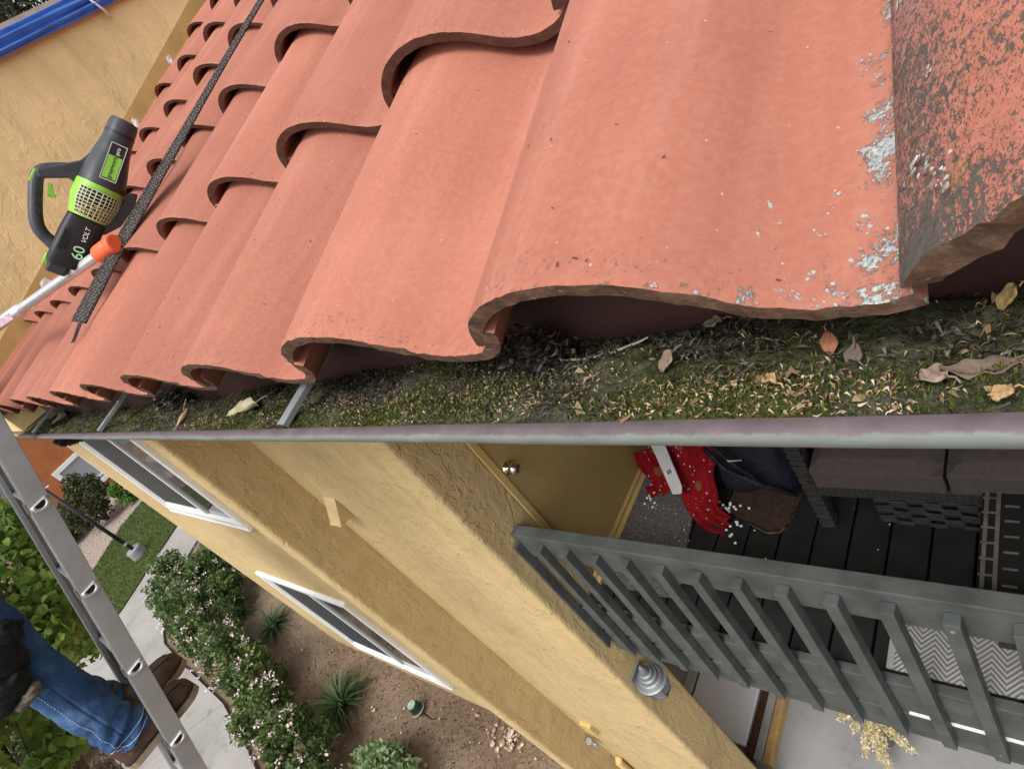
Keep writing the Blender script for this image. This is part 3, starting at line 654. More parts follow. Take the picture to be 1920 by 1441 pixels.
b = MB(); el = [V(-2.67,.275,-.322),V(-2.67,.275,-.335),V(-2.67,.285,-.348),V(-2.67,.31,-.362),V(-2.67,.36,-.375),V(-2.67,.46,-.385)]
pts=[]; rad=[]
for i in range(len(el)-1):
    for k in range(8): t=k/8; pts.append(el[i]*(1-t)+el[i+1]*t); rad.append(.024+(.004 if k%2 else -.002))
b.tube(pts,rad,16); b.build('downspout_elbow', M_BLACK, gut, smooth=True)

# ---- moss and debris in the gutter
def moss_h(x, y):
    t = (y-LY)/(BY-LY)                                     # 0 at lip, 1 at fascia
    base = LZ-.007-.018*np.clip(t,0,1)**1.1
    mound = .011*np.exp(-((t-.16)/.20)**2)*(.35+.9*fbm(x*7,y*7,2))
    lumps = .021*(fbm(x*19,y*24,4,5)-.5)+.010*(fbm(x*70,y*70,8,3)-.5)+.014*np.clip(fbm(x*30,y*30,12,3)-.55,0,1)*(t>.35)
    wet = -.007*np.clip((fbm(x*5+3,y*3,11)-.5)*4,0,1)*(t>.3)
    h = base+mound+lumps*np.clip(.3+t*2,0,1)+wet
    h = np.where(x < -1.0, h-.006, h)
    return np.minimum(h, LZ-.0035+.035*np.clip(t,0,1))
xs = np.concatenate([np.linspace(-2.69,-1.0,330),np.linspace(-.996,.5,560)]); ys = np.linspace(LY+.0012,BY-.0005,58)
X,Y = np.meshgrid(xs,ys,indexing='ij'); Zm = moss_h(X,Y)
b = MB(); b.grid(np.stack([X,Y,Zm],2))
m = NM('gutter_moss_and_muck', .92, .12); v = m.coord(); n = m.noise(v, 26, 6, .7); f = m.noise(v, 190, 4, .7); g = m.noise(v, 9, 3)
c = m.ramp(m.math('ADD', m.math('MULTIPLY', n, .6), m.math('MULTIPLY', f, .4)), [(.36,(.012,.011,.009)),(.47,(.042,.038,.027)),(.57,(.080,.082,.048)),(.68,(.15,.145,.10))])
c = m.mix(m.ramp(g, [(.48,0.),(.6,.7)]), c, m.ramp(f, [(.3,(.020,.028,.004)),(.7,(.075,.092,.014))])); c = m.mix(m.ramp(m.noise(v, 12, 3), [(.6,0.),(.7,.6)]), c, (.085,.088,.075))
m.color(c); m.bump(m.math('ADD', f, n), .9, .005); M_MUCK = m.mat
tag(b.build('gutter_moss', M_MUCK, smooth=True), 'dark wet moss and muck filling the gutter', 'moss', kind='stuff')
rng = np.random.default_rng(11)
def scatter(n, seed, dens):
    r = np.random.default_rng(seed); x = np.where(r.random(n)<.82, r.uniform(-1.1,.42,n), r.uniform(-2.66,-1.1,n)); y = r.uniform(LY+.002,BY-.003,n)
    k = r.random(n) < dens(x,(y-LY)/(BY-LY)); x,y = x[k],y[k]; return np.stack([x,y,moss_h(x,y)],1)
# tufts
P = scatter(120000, 21, lambda x,t: np.clip((fbm(x*13,t*1.6,31)-.40)*5,0,1)*np.clip(1.25-t*.95,.12,1))
def tufts(P, h, w, seed):
    r = np.random.default_rng(seed); n=len(P); a=r.random(n)*2*PI; hh=h*(.5+r.random(n)); lx=r.normal(0,.5*h,n); ly=r.normal(0,.5*h,n)
    da=np.stack([np.cos(a)*w,np.sin(a)*w,np.zeros(n)],1); tip=P+np.stack([lx,ly,hh],1)
    v=np.stack([P-da,P+da,tip],1).reshape(-1,3); b=MB(); b.v=[v]; b.n=len(v); b.f=[[3*i,3*i+1,3*i+2] for i in range(n)]; b.m=[0]*n; return b
P[:,2]-=.001
tag(tufts(P,.0034,.0009,5).build('gutter_moss_tufts', L_MOSS), 'bright green moss tufts growing in the gutter muck', 'moss', kind='stuff')
# seed husks: small curved slivers
P = scatter(30000, 22, lambda x,t: (np.clip((fbm(x*11+5,t*2.2,41)-.46)*5,0,1)*np.clip(1.2-1.5*t,.02,1)+.02)*np.where(x>-.35,1,.55))
def husks(P, L, W, seed, lift=.0012):
    r = np.random.default_rng(seed); n=len(P); a=r.normal(0,.9,n)+r.integers(0,2,n)*PI; tl=r.normal(0,.28,n); L_=L*(.45+.9*r.random(n)**1.5)
    d=np.stack([np.cos(a)*np.cos(tl),np.sin(a)*np.cos(tl),np.sin(tl)],1)*L_[:,None]; s=np.stack([-np.sin(a),np.cos(a),r.normal(0,.4,n)],1)*(W*(.6+.8*r.random(n)))[:,None]
    bow=np.stack([s[:,0]*r.normal(0,1.2,n),s[:,1]*r.normal(0,1.2,n),np.abs(r.normal(.0012,.001,n))],1)
    c=P+V(0,0,lift)
    v=np.stack([c-d*.5,c-d*.1+s*.5+bow,c-d*.1-s*.5+bow,c+d*.25+s*.35+bow*.6,c+d*.25-s*.35+bow*.6,c+d*.5],1).reshape(-1,3)
    b=MB(); b.v=[v]; b.n=len(v); b.m=[0]*(4*n)
    b.f=[q for i in range(n) for q in ([6*i,6*i+2,6*i+1],[6*i+1,6*i+2,6*i+4,6*i+3],[6*i+3,6*i+4,6*i+5])]; b.m=[0]*len(b.f); return b
tag(husks(P,.0040,.0010,6).build('seed_husks', L_SEED), 'tan dry seed husks strewn over the gutter moss', 'seed husks', kind='stuff')
P = scatter(650, 24, lambda x,t: np.where(x>-.33,.9,.14)*np.clip((fbm(x*9+2,t*2,44)-.42)*5,0,1)*np.clip(1.1-.8*t,.1,1))
tag(husks(P,.0085,.0036,8,.0015).build('leaf_fragments', L_DRYLEAF), 'broken dry leaf bits strewn over the gutter moss', 'leaf litter', kind='stuff')
P = scatter(26000, 25, lambda x,t: np.clip((fbm(x*12,t*2.4+7,47)-.40)*5,0,1)*np.clip(.10+1.1*t,0,1))
tag(husks(P,.0085,.0014,9,.0012).build('rotten_litter', leaf_mat('rotten_litter',(.010,.009,.007),(.050,.042,.028),(.17,.155,.12))), 'black rotten plant litter along the back of the gutter', 'leaf litter', kind='stuff')
# countable leaves
def leaf_thing(px, py, L, W, ang, col, label, curl=.25, tilt=.3, seed=0, lobes=0):
    c = None
    r = ray(px,py); t = LZ/r[2]*1.04; c = r*t
    c[1] = min(max(c[1],LY+.006),BY-.008); t = c[1]/r[1]; c = r*t; c[2] = float(moss_h(np.array([c[0]]),np.array([c[1]]))[0])+.005
    b = MB(); n,k = 11,7; d = V(math.cos(ang),math.sin(ang),tilt); d = unit(d); s = unit(np.cross(V(0,0,1),d)); u = np.cross(d,s); g=[]
    for i in range(n):
        f = i/(n-1); w = W*.5*(math.sin(PI*min(1,f*.96+.02))**.75)*(1+lobes*.35*math.sin(f*17+seed)); row=[]
        for j in range(k):
            q = (j/(k-1)-.5)*2; row.append(c+d*L*(f-.5)+s*w*q+u*(curl*W*(q*q-.3)+curl*L*.5*math.sin(f*3+seed)+.0015*math.sin(q*7+f*9+seed)))
        g.append(row)
    b.grid(np.array(g)); o_ = c.copy()
    mt = NM(label.split()[0]+'_leaf_surface', .75, .2); vv = mt.coord(); mt.color(mt.ramp(mt.noise(vv, 90, 5, .65), [(.3,tuple(x*.55 for x in col)),(.6,col),(.8,tuple(min(1,x*1.3) for x in col))])); mt.bump(mt.noise(vv,200,3),.4,.001)
    o = b.build('dead_leaf', mt.mat, smooth=True, origin=o_); o.modifiers.new('s','SOLIDIFY').thickness = .0006
    st = MB(); e = c+d*L*.5; st.tube([e-d*.004,e+d*L*.22+s*.001,e+d*L*.42+V(0,0,-.002)],.0005,5); st.build('stalk', mt.mat, o)
    tag(o, label, 'leaf', 'dead leaves lying in the gutter')
leaf_thing(1553,637,.014,.009,1.75,(.30,.125,.075),'rust red pointed leaf standing in the dark gutter moss',.15,.9,1)
leaf_thing(1598,660,.015,.009,1.5,(.16,.115,.10),'grey brown curled leaf beside the rust red leaf',.25,.5,2)
leaf_thing(1850,708,.032,.011,.12,(.15,.105,.085),'long shaggy brown bark-like leaf near the right end of the gutter',.3,.08,3,1)
leaf_thing(1757,722,.013,.012,-.5,(.28,.20,.15),'small flat buff leaf left of the shaggy brown leaf',.1,.1,4)
leaf_thing(1890,552,.013,.009,.7,(.42,.29,.12),'golden tan leaf high against the fascia at the right edge',.3,.5,5)
leaf_thing(1462,748,.010,.007,-.6,(.42,.27,.13),'crumpled orange tan leaf on the moss mid gutter',.4,.2,6,1)
leaf_thing(455,772,.058,.034,.5,(.42,.38,.24),'pale lobed beige leaf beside the large hanger strap',.25,.15,7,1)
leaf_thing(345,792,.045,.024,1.0,(.40,.30,.17),'upright tan leaf between the two hanger straps',.3,.8,8)
leaf_thing(105,778,.075,.062,.4,(.40,.37,.26),'big pale curled leaf at the far left end of the gutter',.35,.4,9,1)
leaf_thing(1885,768,.009,.008,.3,(.40,.26,.13),'light orange leaf scrap close to the lip at the right edge',.2,.2,10)
leaf_thing(1260,690,.016,.012,.9,(.24,.17,.12),'brown leaf scrap hanging on the thin twig',.2,.5,12)
leaf_thing(1325,580,.014,.010,.3,(.25,.2,.15),'tiny dull leaf below the big clean tile',.2,.2,13)
# twig
tw = MB(); pts = [on_y(*p, .30)*.985 for p in ((1055,675),(1100,673),(1150,660),(1200,640),(1215,632))]
tw.tube(pts,[.0009,.0014,.0011,.0009,.0006],6); tw.tube([pts[1],pts[1]+V(.012,-.012,.0)],.0007,5); t_ = tw.build('twig', simple('dry_twig',(.36,.33,.27),.85,.1), smooth=True); tag(t_,'thin pale twig lying across the back of the gutter','twig')
# clump of black debris hanging under the joint between tiles
rngc = np.random.default_rng(9); b = MB()
P0 = on_y(1000,668,.300)
cl = P0+rngc.normal(size=(2600,3))*V(.013,.008,.012); cl[:,2] -= .010*np.abs(rngc.normal(size=2600)); 
b = merge(husks(cl,.012,.003,31,0))
core = MB(); core.lathe(P0+V(0,.002,-.025),(0,-.1,1),[(0,.004),(.01,.014),(.022,.017),(.034,.012),(.042,.003)],14)
o = merge(core,b).build('debris_clump', leaf_mat('black_clump',(.014,.013,.012),(.055,.046,.038),(.20,.165,.135))); tag(o,'black clump of rotten debris hanging below the tile joint over the gutter','debris clump')
P1 = on_y(330,755,.31); cl = P1+rngc.normal(size=(1300,3))*V(.035,.010,.013); o = husks(cl,.018,.006,33,0).build('debris_clump', bpy.data.materials['black_clump']); tag(o,'black heap of wet leaves left of the large hanger strap','debris clump')

# ------------------------------------------------------------------ balcony railing
rail = empty('balcony_railing', (-.5,.95,-2.7), 'slate green timber balcony railing with square upright balusters', 'railing')
b = MB(); b.box((-1.929,.925,-1.79),(2.9,.980,-1.752)); b.build('top_rail', M_RAIL, rail, bevel=.004)
b = MB(); b.box((-1.929,.929,-1.925),(2.9,.963,-1.7905)); b.build('face_board', M_RAIL, rail, bevel=.003)
b = MB(); b.box((-1.929,.931,-2.585),(2.9,.968,-2.375)); b.build('skirt_board', M_RAIL, rail, bevel=.003)
b = MB(); b.box((-1.929,.931,-2.80),(2.9,.968,-2.612)); b.build('skirt_board', M_RAIL, rail, bevel=.003)
b = MB(); b.box((-.60,.930,-2.6118),(2.9,.967,-2.6075)); b.build('painted_light_slit', M_WHITE, rail)  # white strip painted as the slit of light between the skirt boards
brng = random.Random(2)
for k in range(-1,22):
    x = -1.792+.1443*k-.02; b = MB(); dz = brng.uniform(-.012,.012); t = brng.uniform(-.003,.003)
    z0,z1 = -2.715+dz,-1.803+brng.uniform(-.004,.004)
    b.add([(x,.8895,z0),(x+.040,.8895,z0),(x+.040,.9285,z0+.02),(x,.9285,z0+.02),(x+t,.8895,z1),(x+.040+t,.8895,z1),(x+.040+t,.9285,z1),(x+t,.9285,z1)],[(0,3,2,1),(4,5,6,7),(0,1,5,4),(1,2,6,5),(2,3,7,6),(3,0,4,7)])
    o = b.build('baluster', M_RAIL, rail, bevel=.0025)
    if k%3==1:
        s = MB(); s.lathe((x+.021,.8893,z0+.06),(0,-1,0),[(0,.0035),(.0012,.0035),(.002,.001)],8); s.build('screw_head', M_GALV, o)
    if k in (10,): 
        s = MB(); s.lathe((x+.02,.8893,z1-.03),(0,-1,0),[(0,.006),(.0015,.006),(.002,.003)],10); s.build('bolt_head', M_GALV, o)
# wall lantern on the outer face of the recess wall
ln = empty('wall_lantern', (-1.93,.90,-3.22), 'grey metal hexagonal lantern on the stucco wall below the railing', 'lantern')
c = V(-1.845,.905,-3.06); g = metal_mat('weathered_lantern_metal',(.24,.26,.27),.5,False)
b = MB(); b.lathe(c+V(0,0,.03),(0,0,1),[(0,.088),(.008,.090),(.012,.080),(.030,.066),(.034,.058),(.052,.050),(.056,.042),(.074,.036),(.078,.026),(.098,.022),(.110,.020),(.128,.012),(.140,.004)],24); b.build('cap', g, ln, smooth=False, bevel=.002)
b = MB(); b.lathe(c+V(0,0,-.10),(0,0,1),[(0,.040),(.02,.058),(.022,.060),(.13,.082)],6); b.build('glass_body', simple('seeded_grey_glass',(.16,.18,.19),.15,.6,var=.2), ln)
b = MB()
for k in range(6):
    a = 2*PI*k/6; e = V(math.cos(a),math.sin(a),0)
    up = V(0,0,1); ax_ = unit(np.cross(V(0,0,1), V(1,0,0)))
    aa = unit(np.cross(V(0,0,1),V(1,0,0))); bb = np.cross(V(0,0,1),aa); e = math.cos(a)*aa+math.sin(a)*bb
    b.tube([c+V(0,0,-.08)+e*.060,c+V(0,0,.03)+e*.083],.005,6)
b.lathe(c+V(0,0,-.125),(0,0,1),[(0,.01),(.012,.03),(.025,.046),(.03,.06),(.045,.064)],6); b.build('cage', g, ln)
b = MB(); b.obox(V(-1.924,.905,-3.08),V(0,1,0),V(0,0,1),V(1,0,0),.055,.10,.006); b.tube([V(-1.925,.905,-3.02),V(-1.88,.905,-3.01),V(-1.855,.905,-3.03)],.010,8); b.build('wall_plate', g, ln, bevel=.002)

# ------------------------------------------------------------------ things on the balcony
DZ = -2.40
def weave_mat(name, sx, sy):
    m = NM(name, .6, .35); v = m.coord()
    wv = m.N('ShaderNodeTexWave', wave_type='BANDS', bands_direction='X'); wv.inputs['Scale'].default_value = sx; wv.inputs['Distortion'].default_value = 1.5; wv.inputs['Detail'].default_value=1; m.L(v, wv.inputs[0])
    wz = m.N('ShaderNodeTexWave', wave_type='BANDS', bands_direction='Z'); wz.inputs['Scale'].default_value = sy; wz.inputs['Distortion'].default_value = 1.; m.L(v, wz.inputs[0])
    h = m.math('MAXIMUM', m.math('MULTIPLY', wv.outputs['Fac'], .7), wz.outputs['Fac'])
    m.color(m.ramp(h, [(.3,(.006,.006,.006)),(.8,(.050,.048,.046))])); m.bump(h, .8, .008); return m.mat
M_WICK = weave_mat('black_wicker', 14, 26); M_STRAND = simple('wicker_strand',(.035,.034,.033),.55,.35,var=.4,scale=30)
M_CUSH = simple('charcoal_cushion_fabric',(.088,.074,.068),.95,.08,var=.12,scale=60,bump=.25,bscale=400,bdist=.002)
sofa = empty('wicker_sofa', (-.1,1.9,DZ), 'black wicker sofa with dark grey seat cushions at the back of the balcony', 'sofa')
def cushion(x0,x1,y0,y1,z0,z1):
    b = MB(); nx,ny = 14,12; P=[]
    for i in range(nx+1):
        for_=[]
        for j in range(ny+1):
            u,w_ = i/nx*2-1, j/ny*2-1; e = (1-abs(u)**8)*(1-abs(w_)**8)
            for_.append(V(x0+(x1-x0)*i/nx,y0+(y1-y0)*j/ny,z1-.02+.02*e**.5+.012*(1-u*u)*(1-w_*w_)))
        P.append(for_)
    b.grid(np.array(P)); b.box((x0,y0,z0),(x1,y1,z1-.0201)); return b.build('seat_cushion', M_CUSH, sofa, smooth=False, bevel=.008)
cushion(-.865,-.44,1.495,2.15,-2.075,-1.955); cushion(-.43,.12,1.495,2.15,-2.075,-1.955); cushion(.13,.68,1.495,2.15,-2.075,-1.955)
b = MB(); b.box((-.875,1.51,-2.15),(.70,2.2,-2.078)); b.build('seat_frame', M_WICK, sofa, bevel=.006)
b = MB(); b.box((-.93,2.16,-2.2),(.75,2.24,-1.55)); b.build('backrest', M_WICK, sofa, bevel=.01)
for x0 in (-.935,.70):
    b = MB(); b.box((x0,1.53,-1.72),(x0+.055,2.2,-1.66)); b.build('arm', M_WICK, sofa, bevel=.01)
    for y0 in (1.53,2.14):
        l = MB(); l.box((x0,y0,DZ),(x0+.05,y0+.05,-1.72)); lo = l.build('leg', M_WICK, sofa, bevel=.006)
        wr = MB()
        for k in range(34):
            z = DZ+.01+.0195*k; wr.obox(V(x0+.025,y0+.025,z),V(1,0,.12*(-1)**k),V(0,1,0),V(0,0,1),.029,.029,.0055)
        wr.build('wrapped_strand', M_STRAND, lo, bevel=.002)
b = MB()
for k in range(5):
    for q in range(9): b.obox(V(-.66+.052*q,1.515+.004*(-1)**(q+k),-2.165-.032*k),V(1,0,.08*(-1)**q),V(0,1,0),V(0,0,1),.030,.004,.0095)
b.build('woven_apron', M_STRAND, sofa, bevel=.002)
# woven coffee table
tb = empty('wicker_table', (.03,1.4,DZ), 'low black and grey plaid woven wicker table in front of the sofa', 'table')
b = MB(); b.box((-.345,1.12,-2.085),(.42,1.50,-2.05)); b.build('tabletop', simple('black_rattan',(.012,.012,.012),.6,.3), tb, bevel=.01)
st = MB(); gm = MB()
for k in range(26):
    x = -.335+.03*k
    if k%5 in (0,1,4): st.box((x,1.123,-2.0495),(x+.011,1.497,-2.0462))
for k in range(14):
    y = 1.13+.028*k
    for q in range(13):
        if (q+k)%2==0: st.box((-.34+.058*q,y,-2.0455),(-.34+.058*q+.036,y+.007,-2.0432))
st.build('woven_strand', simple('grey_rattan_strand',(.115,.112,.108),.6,.3,var=.3,scale=20), tb)
for x in (-.33,.36):
    for y in (1.135,1.435):
        l = MB(); l.box((x,y,DZ),(x+.045,y+.045,-2.0855)); l.build('leg', M_WICK, tb, bevel=.004)
b = MB(); b.box((-.285,1.15,-2.37),(.36,1.47,-2.33)); b.build('lower_shelf', M_WICK, tb, bevel=.005)
# herringbone mat
m = NM('herringbone_weave', .9, .1); v = m.coord(); sp_ = m.N('ShaderNodeSeparateXYZ'); m.L(v, sp_.inputs[0])
tri = m.math('ABSOLUTE', m.math('SUBTRACT', m.math('FRACT', m.math('MULTIPLY', sp_.outputs[0], 13.)), .5))
ph = m.math('FRACT', m.math('ADD', m.math('MULTIPLY', sp_.outputs[1], 52.), m.math('MULTIPLY', tri, 4.6)))
m.color(m.mix(m.ramp(m.noise(v, 9, 4), [(.4,0.),(.8,.4)]), m.ramp(ph, [(.44,(.13,.13,.13)),(.56,(.36,.355,.355))]), (.16,.155,.15))); m.bump(ph, .3, .002)
b = MB(); b.box((-.632,.985,DZ+.001),(.55,1.285,DZ+.009)); o = b.build('outdoor_rug', m.mat, bevel=.003); tag(o,'white and grey herringbone rug on the deck behind the balusters','rug')
# hanging-edge trim of rug
b = MB(); b.box((-.632,.985,DZ+.0095),(-.612,1.285,DZ+.0115)); q = b.build('edge_binding', simple('rug_binding',(.33,.33,.33),.9), o)
# carpet by the door
m = NM('matted_grey_carpet', .98, .03); v = m.coord(); n = m.noise(v, 60, 5, .7); m.color(m.mix(m.ramp(m.vor(v, 70), [(.10,1.),(.16,0.)]), m.ramp(n, [(.3,(.060,.055,.054)),(.7,(.165,.150,.150))]), (.42,.40,.39))); m.bump(n, .9, .006)
def fuzzy_rug(pts, z, mat, name, th=.012):
    P = []; rr = random.Random(5)
    for i in range(len(pts)):
        a_,b__ = V(*pts[i]),V(*pts[(i+1)%len(pts)])
        for k in range(26):
            t=k/26; P.append(a_*(1-t)+b__*t+V(rr.uniform(-.004,.004),rr.uniform(-.004,.004)))
    b = MB(); b.prism([(p[0],p[1],z) for p in P],(0,0,th)); return b.build(name, mat, recalc=True)
o = fuzzy_rug([(-1.905,1.08),(-1.46,1.08),(-1.545,1.62),(-1.50,2.6),(-1.905,2.6)],DZ+.001,m.mat,'door_mat',.014); tag(o,'matted grey carpet remnant lying along the closet door','door mat')
m = NM('coir_mat', .98, .03); v = m.coord(); n = m.noise(v, 90, 5, .7); m.color(m.ramp(n, [(.3,(.028,.018,.013)),(.7,(.085,.058,.044))])); m.bump(n,.9,.006)
o = fuzzy_rug([(-1.365,1.555),(-1.13,1.475),(-1.075,1.50),(-1.03,1.75),(-.98,2.3),(-1.36,2.3)],DZ+.001,m.mat,'door_mat',.016); tag(o,'dark brown coir mat with frayed corner under the navy bag','door mat')
fr_ = MB(); e = V(-1.13,1.475,DZ+.006); fr_.tube([e+V(-.12,.03,0),e+V(-.02,-.012,.0),e+V(.035,.0,.004),e+V(.06,.06,.006),e+V(.075,.11,.004)],.0022,5); fr_.tube([e+V(-.03,-.006,0),e+V(.03,-.006,.006),e+V(.045,.06,.004)],.0016,5); fr_.build('frayed_cord', simple('fray',(.15,.11,.075),.9), o, smooth=True)
# red blanket draped in folds
m = NM('red_print_fleece', .95, .05); v = m.coord(); n = m.noise(v, 30, 3)
dots = m.ramp(m.vor(v, 34), [(.10,1.),(.17,0.)]); blob = m.ramp(m.math('ADD', m.vor(m.coord((1,1,.7)), 11), m.math('MULTIPLY', m.noise(v, 50, 3), .12)), [(.26,1.),(.31,0.)]); eye = m.ramp(m.vor(v, 60), [(.16,1.),(.22,0.)])
c = m.mix(blob, m.ramp(n,[(.3,(.17,.006,.010)),(.7,(.26,.012,.016))]), (.21,.085,.035)); c = m.mix(m.math('MULTIPLY', blob, eye), c, (.01,.008,.008)); c = m.mix(dots, c, (.62,.58,.56)); m.color(c); m.bump(n,.4,.006); M_RED = m.mat
def drape(path, w, mat, name, parent=None, seed=1, fold=.02, nfold=3.):
    pts = np.array(path,float); t = np.concatenate([[0],np.cumsum(np.linalg.norm(np.diff(pts,axis=0),axis=1))]); u = np.linspace(0,t[-1],40); C = np.stack([np.interp(u,t,pts[:,k]) for k in range(3)],1)
    for _ in range(4): C[1:-1] = .25*C[:-2]+.5*C[1:-1]+.25*C[2:]
    g=[]
    for i in range(40):
        d = unit(C[min(i+1,39)]-C[max(i-1,0)]); s = unit(np.cross(d,V(.0,-.75,.65))); n_ = np.cross(s,d); row=[]
        ww = w[0]+(w[1]-w[0])*i/39
        for j in range(26):
            q = j/25*2-1; row.append(C[i]+s*q*ww*.5*(1+.08*math.sin(i*.4+seed))+n_*fold*math.sin(q*PI*nfold+i*.12+seed)*(.6+.4*math.sin(i*.21)))
        g.append(row)
    b = MB(); b.grid(np.array(g)); o = b.build(name, mat, parent, smooth=True); o.modifiers.new('s','SOLIDIFY').thickness=.006; return o
bk = drape([(-1.535,1.88,-1.98),(-1.525,1.802,-2.059),(-1.525,1.734,-2.139),(-1.515,1.658,-2.235),(-1.475,1.56,-2.333),(-1.42,1.495,-2.368),(-1.337,1.467,-2.376)],(.36,.13),M_RED,'blanket',None,2,.020,3.6)
tag(bk,'crumpled red fleece blanket with brown faces and white dots','blanket','red blankets by the closet door')
bk2 = drape([(-1.807,1.75,-2.186),(-1.782,1.703,-2.283),(-1.742,1.677,-2.355),(-1.755,1.63,-2.376),(-1.80,1.600,-2.382)],(.12,.10),M_RED,'blanket',None,4,.014)
tag(bk2,'small red blanket end poking out left of the white slat','blanket','red blankets by the closet door')
rngp = np.random.default_rng(3); b = MB()
for c0,n in (((-1.335,1.56,-2.36),14),((-1.30,1.455,-2.385),9),((-1.80,1.60,-2.383),16),((-1.79,1.70,-2.383),6)):
    for k in range(n):
        p = V(*c0)+rngp.normal(size=3)*V(.025,.03,.006); b.lathe(p,(0,0,1),[(-.006,.001),(-.003,.006),(.002,.007),(.006,.002)],7)
for k in range(70):
    p = V(rngp.uniform(-1.9,-1.5),rngp.uniform(1.25,2.1),DZ+.017); b.lathe(p,(0,0,1),[(-.002,.001),(0,.003*rngp.random()+.0015),(.002,.001)],6)
for k in range(14):
    p = V(rngp.uniform(-1.4,-.5),rngp.uniform(1.1,1.8),DZ+.003); b.lathe(p,(0,0,1),[(-.002,.001),(0,.004*rngp.random()+.001),(.002,.001)],6)
o = b.build('foam_crumbs', M_WHITE); tag(o,'white foam crumbs scattered over carpet and deck by the blanket','foam crumbs',kind='stuff')
# white slat with barcode sticker
q0,q1 = V(-1.535,1.522,-2.235), V(-1.715,1.80,-2.075)
d = unit(q1-q0); s = unit(np.cross(d,V(0,-.7,.7))); n_ = np.cross(s,d); b = MB()
b.prism([q0-s*.030+d*.02,q0+s*.016-d*.0,q0+s*.034+d*.03,q1+s*.040,q1-s*.040],n_*.006); o = b.build('blind_slat', simple('white_plastic_slat',(.56,.56,.60),.5,.3,var=.05), recalc=True, bevel=.001); tag(o,'long white plastic slat with a barcode sticker leaning over the blanket','slat')
nn_ = n_ if n_@(-q0) > 0 else -n_
off = .0068 if nn_@n_ > 0 else .0008
c = q0+d*.125+nn_*off; b = MB(); b.obox(c,s,d,nn_,.022,.015,.0004,0)
bar = MB()
for k in range(9): bar.obox(c-s*.012+s*.0034*k+nn_*.0008,s,d,nn_,.0009 if k%3 else .0014,.012,.0003)
st_ = b.build('barcode_sticker', M_WHITE, o); bar.build('printed_bars', M_BLACK, st_)
# navy duffel bag
m = NM('navy_nylon', .6, .3); v = m.coord(); n = m.noise(v, 7, 4, .6, 1.); m.color(m.ramp(n,[(.3,(.006,.007,.012)),(.7,(.018,.020,.034))])); m.bump(n,.9,.03); M_NAVY = m.mat
g=[]
bx,by = -1.19,1.80
for i in range(30):
    th = 2*PI*i/30; row=[]
    for j in range(18):
        f = j/17; z = DZ+.018+f*.46; k = (1-.10*f)*(math.sin(PI*min(.5+.0,f*1.6+.12)) if f<.25 else 1)*(1 if f<.86 else math.cos((f-.86)/.14*1.5)+.02)
        rx,ry = .185*k,.20*k; sq = (abs(math.cos(th))**6+abs(math.sin(th))**6)**(-1/6)
        row.append(V(bx+rx*sq*math.cos(th)+.012*math.sin(5*th+f*9),by+ry*sq*math.sin(th)+.014*math.sin(4*th+f*7)+.05*f,z+.008*math.sin(3*th)))
    g.append(row)
g.append(g[0]); b = MB(); b.grid(np.array(g)); bag = b.build('duffel_bag', M_NAVY, smooth=True, recalc=True); tag(bag,'slumped navy blue nylon bag standing on the brown mat','bag')
b = MB(); b.tube([V(-1.36,1.64,-2.02),V(-1.27,1.585,-2.10),V(-1.15,1.575,-2.18),V(-1.02,1.60,-2.28)],[.012,.014,.014,.01],8,ell=1); b.tube([V(-1.30,1.62,-1.98),V(-1.20,1.575,-2.06),V(-1.12,1.58,-2.2)],.010,8); b.build('strap', M_NAVY, bag, smooth=True)
b = MB(); rr = random.Random(8); p0 = on_y(1365,864,1.70)*.925; ax_ = unit(on_y(1405,862,1.70)-on_y(1365,864,1.70)); ay_ = V(0,-.3,.95)
for k in range(9):
    h = .016 if k<3 else .007; b.obox(p0+ax_*(.0075*k),ax_,ay_,np.cross(ax_,ay_),.0022,h*.5,.0008)
    if k<6: b.obox(p0+ax_*(.0075*k+.002)-ay_*(h*.4),ax_,ay_,np.cross(ax_,ay_),.0035,.0016,.0008)
b.build('printed_logo', M_WHITE, bag)

# ------------------------------------------------------------------ under the balcony
M_WAP = simple('white_painted_board',(.84,.86,.90),.4,.35,var=.03,scale=2,bump=.02)
fz = empty('storage_box', (-2.48,1.55,GZ+.06), 'low white flat topped box on the patio beside the three boards', 'storage box')
b = MB(); b.box((-2.735,1.30,GZ+.062),(-2.235,2.0,-5.225)); b.build('body', M_WAP, fz, bevel=.008)
b = MB(); b.box((-2.745,1.285,-5.2235),(-2.228,2.01,-5.195)); b.build('lid', M_WAP, fz, bevel=.006)
wt = empty('plastic_tray', (-3.0,1.75,GZ+.06), 'grey white moulded plastic tray left of the low white box', 'tray')
b = MB(); M_TUB = simple('grey_white_plastic',(.46,.47,.50),.4,.4,var=.05)
b.box((-3.25,1.45,-5.23),(-2.765,1.53,-5.19)); b.box((-3.25,1.93,-5.23),(-2.765,2.02,-5.19)); b.box((-3.25,1.53,-5.23),(-3.17,1.93,-5.19)); b.box((-2.85,1.53,-5.23),(-2.765,1.93,-5.19)); b.build('rim', M_TUB, wt, bevel=.015)
b = MB(); b.box((-3.20,1.50,GZ+.062),(-2.80,1.97,-5.27)); b.build('basin', M_TUB, wt, bevel=.01)
bc = empty('black_bin', (-2.95,2.12,GZ+.06), 'small black bin with a pale wire handle behind the moulded tray', 'bin')
b = MB(); b.lathe((-2.92,2.17,GZ+.062),(0,0,1),[(0,.10),(.26,.12),(.28,.128),(.285,.11)],4); b.build('bucket', M_BLACK, bc, bevel=.006); b = MB(); b.tube([V(-3.04,2.14,-5.06),V(-3.02,2.1,-4.96),V(-2.94,2.12,-4.93),V(-2.86,2.2,-5.06)],.008,8); b.build('handle', M_GALV, bc, smooth=True)
